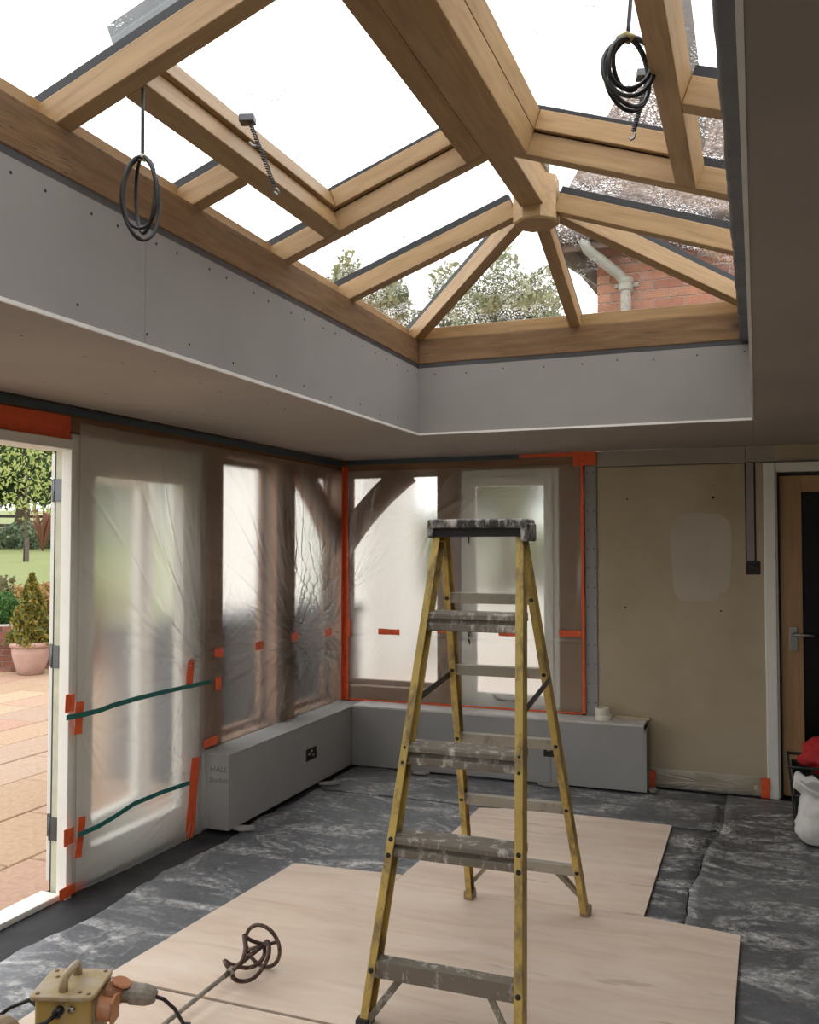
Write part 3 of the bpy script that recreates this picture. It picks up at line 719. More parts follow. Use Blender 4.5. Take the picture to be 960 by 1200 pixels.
# aluminium ridge cap outside
mk('ridge_cap', MB().box(AX - .06, AX + .06, YN2, YC, ZR + .166, ZR + .20), M['alu'], rl)

# ---- things hanging in the lantern
def coil_pts(c, rx, rz, turns, ax=Vector((1, 0, 0)), nrm=Vector((0, 1, 0)), spread=.012, n=28, tilt=.2, var_=.07):
    pts = []
    for i in range(int(turns * n) + 1):
        a = 2 * PI * i / n + PI / 2; k = i / n
        rr = 1 + var_ * math.sin(k * 2.4) + .03 * math.sin(a * 2 + k)
        aa = ax * math.cos(tilt * math.sin(k * 2)) + nrm * math.sin(tilt * math.sin(k * 2))
        pts.append(Vector(c) + aa * (rx * rr * math.cos(a)) + Vector((0, 0, 1)) * (rz * rr * (math.sin(a) - 1)) + nrm * (spread * math.sin(k * 3.1)))
    return pts
rdir = Vector((.93, .36, 0)); ndir = Vector((-.36, .93, 0))
c1 = thing('cable_coil', (-1.506, 1.95, 2.55), 'black cable hanging in a narrow oval coil below the lower trimmer of the vent', 'cable', 'cable coils hanging in the lantern')
mk('cable', MB().tube([(-1.509, 1.952, 2.742), (-1.507, 1.95, 2.66), (-1.506, 1.95, 2.56)] + coil_pts((-1.506, 1.95, 2.555), .048, .104, 3.5, rdir, ndir, .012, tilt=.9), .0047), M['rubber'], c1, smooth=True)
mk('cable_tie', MB().tube([(-1.515, 1.945, 2.552), (-1.506, 1.942, 2.558), (-1.497, 1.948, 2.553), (-1.505, 1.957, 2.55)], .006, closed=True), M['tape_cream'], c1, smooth=True)
c2 = thing('cable_coil', (-.30, 2.4, 2.86), 'black cable tied in a loose round coil below the ridge-side vent', 'cable', 'cable coils hanging in the lantern')
mk('cable', MB().tube([(-.292, 2.40, 3.05), (-.294, 2.4, 2.97), (-.300, 2.40, 2.90), (-.302, 2.4, 2.868)] + coil_pts((-.298, 2.40, 2.868), .064, .080, 4.6, rdir, ndir, .014, tilt=.6, var_=.2), .0058), M['rubber'], c2, smooth=True)
mk('cable_tie', MB().tube([(-.325, 2.39, 2.872), (-.305, 2.388, 2.875), (-.288, 2.395, 2.868), (-.30, 2.41, 2.866)], .008, closed=True), flat('yellow_tie', (.35, .30, .12)), c2, smooth=True)
c2['label'] = 'black cable tied in a loose round coil beside a dangling chain opener, speckled roof behind'
def opener(b, e, label):
    b, e = Vector(b), Vector(e); drop = e - b; t = thing('chain_opener', b, label, 'chain opener', 'chain openers of the roof vents')
    mk('bracket', MB().box(-.024, .024, -.02, .02, -.012, .012), M['steel_dark'], t, bevel=.003, M=Matrix.Translation(b + Vector((-.01, 0, .012))) @ Matrix.Rotation(.3, 4, 'Z'))
    hx = []
    for i in range(260):
        k = i / 259; c = b + drop * k; a = k * 2 * PI * 26
        hx.append(c + Vector((math.cos(a), math.sin(a), 0)) * .0058)
    mk('chain', MB().tube(hx, .0026, 5), M['steel_dark'], t, smooth=True)
    n_ = drop.normalized() * .01
    mk('hook', MB().tube([e, e + n_ + Vector((.006, 0, 0)), e + n_ * 2.2 + Vector((.006, .004, 0)), e + n_ * 2.8, e + n_ * 1.6 + Vector((-.009, 0, 0))], .004, 6), M['steel'], t, smooth=True)
    m_ = b + drop * .36
    mk('clip', MB().tube([m_, m_ + Vector((-.018, -.006, .0)), m_ + Vector((-.030, -.010, .012))], .0048, 6), M['steel'], t, smooth=True)
opener((-1.475, 2.44, 2.858), (-1.40, 2.465, 2.652), 'steel chain opener dangling from the sash above the short rafter')
opener((-.288, 2.75, 2.93), (-.328, 2.72, 2.762), 'steel chain opener dangling beside the loose round cable coil')

# ================================================================== PLASTERBOARD BOXING along the walls
def box_thing(label, loc): return thing('plasterboard_boxing', loc, label, 'boxing')
b1 = box_thing('low grey plasterboard boxing under the left wall windows, pencilled end facing the open door', (-2.72, 5, 0))
T = .0125; PH = .412; XF, YF = -2.63, 5.74
mk('front_board', MB().box(XF - T, XF, 4.178 + T, 5.739, .014, PH - T - .0005), M['plasterboard_low'], b1, bevel=.0015)
mk('top_board', MB().box(-2.822, XF + .001, 4.176, 5.94, PH - T, PH), M['plasterboard_low'], b1, bevel=.0015)
mk('end_board', MB().box(-2.800, XF - .0005, 4.177, 4.177 + T, .014, PH - T - .0005), M['plasterboard_low'], b1, bevel=.0015)
def socket(parent, face):
    s_ = thing('socket_box', face((0, 0, .216))); s_.parent = parent; s_.matrix_parent_inverse = Matrix.Translation(-Vector(parent.location))
    def q(a0, a1, d0, d1_, z0, z1): 
        p = [face((a, d, z)) for z in (z0, z1) for d in (d0, d1_) for a in (a0, a1)]
        return MB().add(p, [(0, 2, 3, 1), (4, 5, 7, 6), (0, 1, 5, 4), (2, 6, 7, 3), (0, 4, 6, 2), (1, 3, 7, 5)])
    mk('recess', q(-.07, .07, .0, .0015, .180, .254), M['screw'], s_)
    for a, b in ((-.07, -.066), (.066, .07)): mk('lip', q(a, b, .0, .003, .180, .254), M['steel_dark'], s_)
    for a, z in ((-.03, .22), (.025, .205), (.0, .235)): mk('cable_end', q(a - .012, a + .012, .001, .006, z - .005, z + .006), M['plug_grey'], s_)
socket(b1, lambda p: (XF + p[1], 5.125 + p[0], p[2]))
for txt, z, sz in (('HALL', .318, .045), ('Socket', .262, .042)):
    cu = bpy.data.curves.new('pencil_note', 'FONT'); cu.body = txt; cu.size = sz; cu.shear = .25; cu.align_x = 'CENTER'; cu.extrude = .0002; cu.offset = -.0004
    cu.materials.append(M['pencil'])
    tmp = bpy.data.objects.new('tmp', cu); COL.objects.link(tmp); bpy.context.view_layer.update()
    me = bpy.data.meshes.new_from_object(tmp.evaluated_get(bpy.context.evaluated_depsgraph_get())); bpy.data.objects.remove(tmp)
    o = bpy.data.objects.new('pencil_note', me); put(o, b1, Matrix.Translation((-2.695, 4.1762, z)) @ Matrix.Rotation(PI / 2, 4, 'X') @ Matrix.Rotation(.04, 4, 'Z'))
b2 = box_thing('low grey plasterboard boxing under the back wall windows, tape rolls on its open end', (-1.7, 5.85, 0))
for xa, xb in ((XF + .001, -1.241), (-1.239, -.662)): mk('front_board', MB().box(xa, xb, YF, YF + T, .012, PH + .008 - T - .0005), M['plasterboard_low'], b2, bevel=.0015)
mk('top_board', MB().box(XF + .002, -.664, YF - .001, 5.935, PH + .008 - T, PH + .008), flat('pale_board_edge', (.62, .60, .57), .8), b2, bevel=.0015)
mk('end_board', MB().box(-.6615, -.649, YF + .0, 5.93, .012, PH - .03), M['plasterboard_low'], b2, bevel=.0015)
socket(b2, lambda p: (-1.232 + p[0] * .8, YF - p[1], p[2]))
for i, (x, y, a, sx, sy) in enumerate([(-2.575, 4.24, .3, .10, .06), (-2.55, 5.22, .5, .12, .05), (-2.10, 5.68, .1, .10, .06), (-1.24, 5.69, -.1, .13, .05), (-.62, 5.80, .1, .05, .08)]):
    lab = ['torn plasterboard offcut wedged at the pencilled end of the boxing', 'flat plasterboard offcut on the floor below the left socket box', 'plasterboard offcut at the foot of the back boxing near the inner corner', 'plasterboard offcut at the foot of the back boxing below the right socket box', 'small offcut against the open end of the back boxing'][i]
    pts = []
    for k in range(7): b = 2 * PI * k / 7; rr = 1 + .25 * noise.noise((i * 7 + k, 2, 1)); pts.append((x + rr * (sx * math.cos(b) * math.cos(a) - sy * math.sin(b) * math.sin(a)) * .6, y + rr * (sx * math.cos(b) * math.sin(a) + sy * math.sin(b) * math.cos(a)) * .6, .013))
    o = mk('plasterboard_offcut', MB().prism(pts[::-1] and pts, (0, 0, .011)), M['plasterboard'], None); tag(o, lab, 'offcut', 'plasterboard offcuts on the floor')
# tape rolls, batten
for i, (dz, lab, r) in enumerate(((0, 'lower cream roll of masking tape stacked on the boxing', .052), (.0385, 'upper cream roll of masking tape, hollow core showing', .046))):
    c = (-.92 - .006 * i, 5.83, PH + .0085 + dz)
    o = mk('tape_roll', MB().lathe([(r * .55, 0), (r, 0), (r + .0005, .018), (r, .037), (r * .55, .037), (r * .55, 0.0005)], c, 28), M['tape_cream'], smooth=False, bevel=.001); tag(o, lab, 'tape roll', 'masking tape rolls')
    
o = mk('timber_batten', MB().bar((-.86, 5.915, PH + .017), (-.645, 5.915, PH + .017), .03, .016), M['softwood'], bevel=.002); tag(o, 'short softwood batten lying along the wall at the end of the boxing', 'batten')

# ================================================================== PLASTIC SHEETS
def plastic(name, label, f, u0, u1, z0, z1, anchors, nu, nz, seed, mat='plastic', bulge=.01, fold=None):
    v = []; ff = []
    for j in range(nz + 1):
        for i in range(nu + 1):
            u = u0 + (u1 - u0) * i / nu; z = z0 + (z1 - z0) * j / nz
            e = min(1, min(u - u0, u1 - u) / .05, (z1 - z) / .06)
            d = bulge * noise.noise((u * 2.2, z * 1.3, seed)) + .004 * noise.noise((u * 9, z * 4, seed + 5))
            for (au, az, amp, R_, nf, a0, a1) in anchors:
                du, dz = u - au, z - az; r = math.hypot(du, dz); a = math.atan2(dz, du)
                if not (a0 <= a <= a1 or a0 <= a + 2 * PI <= a1): continue
                wgt = math.exp(-r / R_) * min(1, r / .04)
                rid = noise.noise((a * nf, r * 1.2, seed + au * 7)) 
                d += amp * wgt * (1 - min(1, abs(rid) * 5.0)) * min(1, r / .12)
                d -= amp * .8 * math.exp(-(r / .06) ** 2)
            if fold: d += .007 * math.exp(-((z - fold - .012 * noise.noise((u * 3, 0, seed))) / .008) ** 2) - .004 * math.exp(-((z - fold + .03) / .03) ** 2)
            v.append(f(u, z, max(-.008, d) * max(0, e)))
    for j in range(nz):
        for i in range(nu): k = j * (nu + 1) + i; ff.append((k, k + 1, k + nu + 2, k + nu + 1))
    o = mk(name, MB().add(v, ff), M[mat], smooth=True); sm = o.modifiers.new('thickness', 'SOLIDIFY'); sm.thickness = .0012; sm.offset = -1
    tag(o, label, 'plastic sheet', 'plastic dust sheets over the windows'); return o
A2 = (-PI, 2 * PI)
plastic('plastic_sheet', 'milky plastic sheet over the white side light, held by two teal tape strips', lambda u, z, d: (-2.795 + d + .045 * max(0, (.5 - z) / .5) * min(1, max(0, (u - 3.15) / .5)), u, z), 3.205, 4.19, .018, 2.07,
        [(4.24, .86, .030, .75, 9, PI * .5, PI * .95), (4.05, .80, .014, .35, 8, *A2), (3.2, .78, .012, .25, 7, -PI / 2, PI / 2), (4.1, .3, .016, .5, 8, *A2)], 150, 220, 1, 'plastic_side', bulge=.012)
plastic('plastic_sheet', 'milky plastic sheet over the left wall windows above the boxing, creased around orange tape', lambda u, z, d: (-2.803 + d, u, z), 4.195, 5.93, .418, 2.07,
        [(5.20, .935, .036, .62, 9, *A2), (5.68, .92, .032, .60, 8, *A2), (4.74, .925, .014, .25, 10, *A2), (4.30, .932, .016, .3, 9, *A2)], 260, 240, 11, bulge=.012, fold=.905)
plastic('plastic_sheet', 'milky plastic sheet over the back wall windows behind the ladder', lambda u, z, d: (u, 5.947 - d, z), -2.785, -1.058, .425, 2.06,
        [(-2.76, 1.18, .036, .55, 8, PI * .18, PI * .5), (-2.10, 1.70, .022, .25, 8, PI * .9, PI * 1.6), (-2.43, .91, .010, .2, 9, *A2), (-1.58, .93, .008, .15, 9, *A2)], 240, 220, 23, bulge=.006, fold=.895)
o = plastic('plastic_sheet', 'crumpled clear film masking the skirting between two orange tapes', lambda u, z, d: (u, 5.937 - d, z), -.645, .03, .004, .12,
        [(-.3, .06, .014, .2, 6, *A2), (.0, .04, .014, .2, 7, *A2)], 120, 30, 41, 'plastic_clear', bulge=.012)
mk('baseboard_back', MB().box(-.648, .038, 5.926, 5.9435, -.003, .004), M['base']); struct(bpy.data.objects['baseboard_back'], 'foot of the plaster wall')

# ================================================================== TAPES
def tapeL(label, pts, wd, mat='orange', x=-2.789, cat='tape', group='orange tape on the left wall', name=None):
    """strip of tape on the left wall through (y, z) points"""
    mb = MB(); n = len(pts); P = [Vector((0, y, z)) for y, z in pts]; v = []; ff = []
    for i, p in enumerate(P):
        d = (P[min(n - 1, i + 1)] - P[max(0, i - 1)]).normalized(); nn = Vector((0, -d.z, d.y)); ww = wd * (1 + .06 * math.sin(i * 5 + p.y * 9))
        for s_, dx in ((-1, 0), (1, 0), (1, .0016), (-1, .0016)): q = p + nn * (s_ * ww / 2); v.append((x + dx + .0008 * math.sin(i * 2.1), q.y, q.z))
    for i in range(n - 1):
        for k in range(4): l = (k + 1) % 4; ff.append((4 * i + k, 4 * i + l, 4 * i + 4 + l, 4 * i + 4 + k))
    ff += [(3, 2, 1, 0), tuple(4 * (n - 1) + k for k in range(4))]
    o = mk(name or mat + '_tape', mb.add(v, ff), M[mat]); tag(o, label, cat, group); return o
def seg(a, b, n=6): return [(a[0] + (b[0] - a[0]) * i / n, a[1] + (b[1] - a[1]) * i / n) for i in range(n + 1)]
XT = -2.783
tapeL('wide orange tape along the head beam over the open doorway', seg((2.3, 2.043), (3.175, 2.042), 12), .10, x=-2.823)
tapeL('orange tape patch on the oak post beside the teal tape end', seg((4.262, .937), (4.352, .930)), .05, x=XT)
tapeL('orange tape patch holding the plastic mid window, left of the creased oak post', seg((4.70, .925), (4.79, .928)), .048, x=XT)
tapeL('orange tape patch at the centre of radiating plastic creases on the oak post', seg((5.15, .930), (5.245, .942)), .05, x=XT)
tapeL('orange tape patch on the plastic beside the taped room corner', seg((5.63, .918), (5.73, .925)), .05, x=XT)
tapeL('upright orange tape tab standing on the upper teal strip', seg((4.03, .795), (4.05, .93)), .06, x=XT)
tapeL('orange tape patch above the hinge end of the upper teal strip', seg((3.125, .845), (3.18, .842)), .075, x=-2.786)
tapeL('orange tape patch crossing the upper teal strip at the door jamb', seg((3.215, .84), (3.205, .70)), .05, x=-2.786)
tapeL('orange tape patch at the hinge end of the lower teal strip', seg((3.125, .272), (3.185, .272)), .07, x=-2.784)
tapeL('orange tape patch crossing the lower teal strip', seg((3.235, .335), (3.21, .165)), .045, x=-2.782)
tapeL('short orange tape under the upper teal strip on the oak post', seg((4.275, .765), (4.335, .762)), .07, x=XT)
tapeL('orange tape scrap where the oak post meets the boxing top', seg((4.17, .455), (4.30, .462)), .045, x=XT)
tapeL('long upright orange tape beside the pencilled end of the boxing', seg((3.995, .02), (4.045, .42), 10), .075, x=-2.748)
tapeL('small orange tape piece on the threshold corner', seg((3.12, .03), (3.27, .035)), .045, x=-2.80)
tapeL('teal tape strip across the side light at mid height', [(3.12, .787), (3.22, .783), (3.33, .782), (3.42, .79), (3.6, .795), (3.85, .793), (4.22, .787)], .022, 'teal', -2.775, group='teal tape strips on the side light')
tapeL('teal tape strip across the foot of the side light', [(3.17, .277), (3.30, .278), (3.40, .288), (3.55, .312), (3.75, .312), (3.9, .305), (4.07, .298)], .022, 'teal', -2.750, group='teal tape strips on the side light')
tapeL('slate blue tape along the top of the left wall under the ceiling', seg((2.3, 2.117), (5.925, 2.112), 20), .036, 'blue', -2.805, group='slate blue tape under the ceiling')
def tapeB(label, pts, wd, mat='orange', y=5.9385, group='orange tape on the back wall'):
    o = tapeL(label, [(p[0], p[1]) for p in pts], wd, mat, 0, 'tape', group)
    for vtx in o.data.vertices: c = vtx.co.copy(); vtx.co = (c.y, y - c.x, c.z)
    return o
tapeB('slate blue tape along the top of the back wall under the ceiling', seg((-2.78, 2.118), (-1.25, 2.122), 12), .034, 'blue', group='slate blue tape under the ceiling')
tapeB('long orange tape along the ceiling above the casement window', seg((-1.49, 2.122), (-1.12, 2.122)), .026, y=5.936)
tapeB('square orange tape patch at the ceiling end of the oak frame', seg((-1.125, 2.093), (-.975, 2.093)), .092, y=5.936)
tapeB('long upright orange tape down the edge of the oak post beside the plasterboard strip', seg((-1.063, .43), (-1.068, 2.045), 14), .020, y=5.937)
tapeB('orange tape patch across the oak post right of the ladder', seg((-1.225, .945), (-1.078, .945)), .042)
tapeB('orange tape patch on the plastic left of the ladder', seg((-2.515, .914), (-2.352, .912)), .040, y=5.932)
tapeB('orange tape patch on the casement plastic seen between the ladder stiles', seg((-1.635, .934), (-1.495, .932)), .040, y=5.936)
tapeB('orange tape patch on the oak post seen between the ladder treads', seg((-2.075, .94), (-1.94, .938)), .042)
tapeB('thin orange tape along the back boxing top', seg((-2.74, .424), (-1.08, .430), 12), .012)
tapeB('upright orange tape at the open end of the boxing', seg((-.648, .0), (-.640, .105)), .055, y=5.920)
tapeB('upright orange tape at the foot of the door architrave', seg((.028, .0), (.030, .12)), .052, y=5.919)
# tape folded into the room corner
o = mk('orange_tape', MB().add([(-2.786, 5.90, .42), (-2.786, 5.935, .42), (-2.748, 5.935, .42), (-2.786, 5.895, 1.2), (-2.786, 5.935, 1.2), (-2.750, 5.935, 1.2), (-2.786, 5.905, 2.09), (-2.786, 5.935, 2.09), (-2.756, 5.935, 2.09)], [(0, 1, 4, 3), (1, 2, 5, 4), (3, 4, 7, 6), (4, 5, 8, 7)]), M['orange'])
o.modifiers.new('thickness', 'SOLIDIFY').thickness = .002; tag(o, 'long orange tape folded into the corner where the plastic sheets meet', 'tape', 'orange tape on the left wall')
o = tapeB('short orange patch across the corner tape at tape height', seg((-2.785, .93), (-2.735, .93)), .12, y=5.9325)

# ================================================================== PLYWOOD
def board(label, x0, x1, y0, y1, z=.012, rot=0, notch=None):
    if notch: poly = notch
    else: poly = [(x0, y0), (x1, y0), (x1, y1), (x0, y1)]
    cx, cy = sum(p[0] for p in poly) / len(poly), sum(p[1] for p in poly) / len(poly)
    o = mk('plywood_sheet', MB().prism([(p[0] - cx, p[1] - cy, 0) for p in poly], (0, 0, .009)), M['ply'], None, bevel=.001, M=Matrix.Translation((cx, cy, z)))
    return tag(o, label, 'plywood', 'plywood sheets on the floor')
board('plywood sheet under the rear ladder feet, near the back boxing', 0, 0, 0, 0, .0155, notch=[(-1.53, 3.815), (-.447, 3.815), (-.445, 5.085), (-.86, 5.10), (-1.33, 5.103), (-1.39, 5.06), (-1.505, 5.03), (-1.505, 4.7)])
board('plywood sheet under the front ladder feet', 0, 0, 0, 0, .0165, notch=[(-2.145, 2.625), (-.092, 2.612), (-.079, 3.765), (-.45, 3.81), (-1.53, 3.811), (-1.53, 3.893), (-2.062, 3.846)])
board('plywood sheet under the yellow transformer and the mixing paddle shaft', -2.20, -.10, 1.38, 2.606, .0165)

# ================================================================== STEPLADDER
ld = thing('stepladder', (-.915, 3.2, .026), 'paint-splashed yellow fibreglass stepladder with open treads', 'stepladder')
FZ = .0265
LX = -.915
TOPZ, TY = 1.575, 3.095
def fr(z): return 2.64 + .2875 * z            # y of the front frame at height z
def rr_(z): return 3.755 - .409 * z           # y of the rear frame
def fx(z): return .262 - (.262 - .162) * z / 1.6   # half width front
def rx(z): return .258 - (.258 - .155) * z / 1.6
def channel(name, p0, p1, wx, wy, t, open_dir, fwd, mat, par):
    """C-section stile between two points; web faces open_dir*-1, flanges front and back"""
    p0, p1 = Vector(p0), Vector(p1); d = (p1 - p0).normalized(); X = Vector((open_dir, 0, 0)); X = (X - d * X.dot(d)).normalized(); Y = d.cross(X).normalized()
    if Y.y * fwd < 0: Y = -Y
    prof = [(0, -wy / 2), (wx, -wy / 2), (wx, -wy / 2 + t), (t, -wy / 2 + t), (t, wy / 2 - t), (wx, wy / 2 - t), (wx, wy / 2), (0, wy / 2)]
    n = len(prof); v = [p + X * a + Y * b for p in (p0, p1) for a, b in prof]
    ff = [(i, (i + 1) % n, n + (i + 1) % n, n + i) for i in range(n)] + [tuple(range(n - 1, -1, -1)), tuple(range(n, 2 * n))]
    return mk(name, MB().add(v, ff), M[mat], par, bevel=.002)
for s_ in (-1, 1):
    st = channel('front_stile', (LX + s_ * fx(FZ), fr(FZ), FZ), (LX + s_ * fx(TOPZ), fr(TOPZ) - .01, TOPZ), .027, .062, .006, -s_, 1, 'ladder', ld)
    st2 = channel('rear_stile', (LX + s_ * rx(FZ + .02), rr_(FZ + .02), FZ + .02), (LX + s_ * rx(TOPZ - .02), rr_(TOPZ - .02) , TOPZ - .02), .026, .05, .005, -s_, 1, 'ladder', ld)
    p = Vector((LX + s_ * (rx(0) - .012), rr_(FZ), FZ))
    mk('rubber_foot', MB().box(p.x - .02, p.x + .02, p.y - .032, p.y + .03, FZ, FZ + .035), M['sand'], st2, bevel=.005)
    p = Vector((LX + s_ * (fx(0) - .012), fr(FZ), FZ))
    mk('rubber_foot', MB().box(p.x - .02, p.x + .02, p.y - .036, p.y + .036, FZ - .0005, FZ + .03), M['black'], st, bevel=.005)
def profile_bar(name, x0, x1, prof, mat, par):
    n = len(prof); v = [(x, y, z) for x in (x0, x1) for y, z in prof]
    ff = [(i, (i + 1) % n, n + (i + 1) % n, n + i) for i in range(n)] + [tuple(range(n - 1, -1, -1)), tuple(range(n, 2 * n))]
    return mk(name, MB().add(v, ff), M[mat], par, bevel=.0015)
def rivet(par, x, y, z, s_=0):
    c = Vector((x, y, z)); nn = Vector((0, -.96, .27))
    Mx = Matrix.Translation(c) @ nn.to_track_quat('Z', 'Y').to_matrix().to_4x4()
    mk('rivet', MB().lathe([(.0085, 0), (.0085, .002), (.005, .004)], (0, 0, 0), 10, Mx), M['screw'], par, smooth=False)
for z in (1.265, .828, .546):
    h = fx(z) - .010; y = fr(z) + .013
    # tread: wide top, grooved nosing in front
    pr = [(y - .036, z + .030), (y - .040, z + .022), (y - .040, z + .008), (y - .026, z + .002), (y - .026, z - .006), (y - .040, z - .010), (y - .040, z - .032), (y - .034, z - .036),
          (y - .030, z - .030), (y - .020, z - .008), (y - .020, z + .020), (y + .060, z + .022), (y + .060, z + .0), (y + .064, z + .0), (y + .064, z + .030)]
    tr = profile_bar('tread', LX - h, LX + h, pr, 'tread', ld)
    for s_ in (-1, 1):
        for dz in (.022, -.026): rivet(tr, LX + s_ * (fx(z + dz) - .013), fr(z + dz) - .0335, z + dz)
z = .19; h = fx(z) - .010; y = fr(z) + .006
tr = profile_bar('bottom_rail', LX - h, LX + h, [(y - .03, z + .028), (y - .03, z - .026), (y - .025, z - .026), (y - .025, z + .023), (y + .02, z + .023), (y + .02, z + .028)], 'tread', ld)
for s_ in (-1, 1):
    rivet(tr, LX + s_ * (fx(z) - .013), fr(z) - .0335, z)
    mk('strut', MB().bar((LX + s_ * .145, y - .02, z - .02), (LX + s_ * (fx(.04) - .02), fr(.04) - .022, .042), .022, .005, (0, 1, .3)), M['tread'], ld)
for i, z in enumerate((1.331, 1.051, .768, .500, .226)):
    h = rx(z) - .006; y = rr_(z)
    rg = profile_bar('rear_rung', LX - h, LX + h, [(y - .020, z + .020), (y - .020, z - .018), (y - .016, z - .018), (y - .016, z + .016), (y + .018, z + .016), (y + .018, z + .020)], 'rung', ld)
    for s_ in (-1, 1): rivet(rg, LX + s_ * (rx(z) - .013), y - .027, z)
for s_ in (-1, 1):
    for k in (0, 1):
        if s_ == -1 and k: continue
        mk('strut', MB().bar((LX + s_ * (.135 + .02 * k), rr_(.215) + .004 + .012 * k, .21), (LX + s_ * (rx(.09) - .015), rr_(.09) + .004 + .012 * k, .092), .016, .004, (0, 1, 0)), M['rung'], ld)
    mk('spreader_bar', MB().bar((LX + s_ * (fx(1.0) - .002), fr(.985), .985), (LX + s_ * (rx(1.03) + .002), rr_(1.03) - .01, 1.032), .004, .024, (0, 0, 1)), M['steel_dark'], ld, bevel=.001)
# top cap
cp = mk('top_cap', MB().box(LX - .178, LX + .178, TY - .075, TY + .075, TOPZ + .012, TOPZ + .044), M['cap'], ld, bevel=.008, seg=3)
mk('cap_skirt', MB().box(LX - .16, LX + .16, TY - .058, TY + .058, TOPZ - .018, TOPZ + .0118), M['black'], cp)
for s_ in (-1, 1):
    mb = MB(); x0, x1 = sorted((LX + s_ * .158, LX + s_ * .182)); mb.box(x0, x1, TY - .07, TY + .078, TOPZ - .022 - (.012 if s_ > 0 else 0), TOPZ + .03)
    mk('cap_bracket', mb, M['cap'], cp, bevel=.006)

# ================================================================== SITE TRANSFORMER, PADDLE, CABLES
tx = thing('site_transformer', (-1.85, 2.135, .026), 'dusty yellow site transformer box with carry handle and orange sockets', 'transformer')
TM = Matrix.Translation((-1.855, 2.125, .0258)) @ Matrix.Rotation(math.radians(20), 4, 'Z')
def rbox(hx, hy, z0, z1, r=.02, n=4, taper=1.0):
    pts = []
    for cx, cy, a0 in ((1, 1, 0), (-1, 1, PI / 2), (-1, -1, PI), (1, -1, 1.5 * PI)):
        for k in range(n + 1): a = a0 + k * PI / 2 / n; pts.append((cx * (hx - r) + r * math.cos(a), cy * (hy - r) + r * math.sin(a)))
    v = [(x * taper, y * taper, z0) for x, y in pts] + [(x, y, z1) for x, y in pts]; m = len(pts)
    return MB().add(v, [tuple(range(m - 1, -1, -1)), tuple(range(m, 2 * m))] + [(i, (i + 1) % m, m + (i + 1) % m, m + i) for i in range(m)])
mk('body', rbox(.080, .076, .004, .232, .016), M['yellow_box'], tx, M=TM, bevel=.003)
lid = mk('lid', rbox(.092, .088, .2325, .246, .022), M['yellow_lid'], tx, M=TM, bevel=.005, seg=3)
def tm(*p): return TM @ Vector(p)
mk('handle', MB().tube([tm(-.005, -.052, .240), tm(-.005, -.052, .268), tm(-.005, -.048, .276), tm(-.005, -.02, .281), tm(-.005, .02, .281), tm(-.005, .048, .276), tm(-.005, .052, .268), tm(-.005, .052, .240)], [.014, .012, .0115, .011, .011, .0115, .012, .014], 10), M['yellow_lid'], tx, smooth=True)
for a, b in ((-.072, -.068), (.072, -.068), (.072, .068), (-.072, .068), (.045, -.06), (-.055, .03)):
    mk('lid_screw', MB().lathe([(.006, .246), (.006, .249), (.003, .2505)], (a, b, 0), 10), M['sand'], tx, M=TM)
gl = mk('cable_gland', MB().tube([tm(-.005, -.074, .205), tm(-.005, -.098, .205)], .014, 12), M['black'], tx, smooth=True)
mk('reset_button', MB().tube([tm(.03, -.074, .208), tm(.03, -.086, .208)], .009, 12), M['steel'], tx, smooth=True)
# orange sockets on the right side
s1 = mk('socket', MB().tube([tm(.075, -.02, .185), tm(.125, -.02, .178)], [.032, .03], 14), M['orange_socket'], tx, smooth=False)
mk('socket_flap', MB().prism([tm(.125, -.052, .145), tm(.125, .012, .145), tm(.128, .012, .212), tm(.126, -.02, .222), tm(.128, -.052, .212)], TM.to_3x3() @ Vector((.008, 0, 0))), M['orange_socket'], s1, bevel=.003).parent = s1
s2 = mk('socket', MB().tube([tm(.075, .05, .195), tm(.13, .055, .19)], [.03, .028], 14), M['orange_socket'], tx, smooth=False)
mk('socket_flap', MB().lathe([(.026, 0), (.030, .004), (.026, .009)], (0, 0, 0), 18, TM @ Matrix.Translation((.125, .052, .218)) @ Matrix.Rotation(.35, 4, 'Y')), M['orange_socket'], s2, bevel=.001)
mk('socket_plate', MB().box(.0805, .086, -.06, .074, .12, .225), M['sand'], tx, M=TM)
# plug in the rear socket with its cable running to the front
pg = thing('plug_lead', tm(.14, .055, .19), 'grey round plug and black lead in the orange socket', 'plug lead')
mk('plug_body', MB().tube([tm(.131, .055, .19), tm(.150, .056, .188), tm(.152, .056, .188), tm(.195, .058, .184), tm(.215, .06, .180), tm(.225, .06, .178)], [.026, .026, .030, .030, .024, .016], 14), M['plug_grey'], pg, smooth=False)
q0 = tm(.222, .06, .178)
mk('lead', MB().tube([q0, q0 + Vector((.022, .01, -.008)), q0 + Vector((.036, .045, -.05)), q0 + Vector((.044, .08, -.11)), q0 + Vector((.052, .105, -.155)), q0 + Vector((.06, .13, -.168)), q0 + Vector((.075, .15, -.171)), q0 + Vector((.11, .155, -.171)), q0 + Vector((.135, .13, -.171)), q0 + Vector((.13, .07, -.171)), q0 + Vector((.11, -.05, -.171))], .0058, 8), M['rubber'], pg, smooth=True)
mk('lead_tag', MB().box(-.014, .014, -.003, .003, -.03, .03), M['steel_dark'], pg, bevel=.004, M=Matrix.Translation(q0 + Vector((.050, .085, -.135))) @ Matrix.Rotation(.4, 4, 'Z'))
cb = MB().tube([tm(-.005, -.096, .205), tm(-.02, -.135, .200), tm(-.06, -.16, .196), tm(-.10, -.165, .20), tm(-.125, -.16, .19), tm(-.13, -.16, .12), tm(-.13, -.165, .02), tm(-.15, -.25, .006)], .0062, 8)
o = mk('supply_cable', cb, M['rubber'], smooth=True); tag(o, 'black supply cable bending out of the transformer front', 'cable')
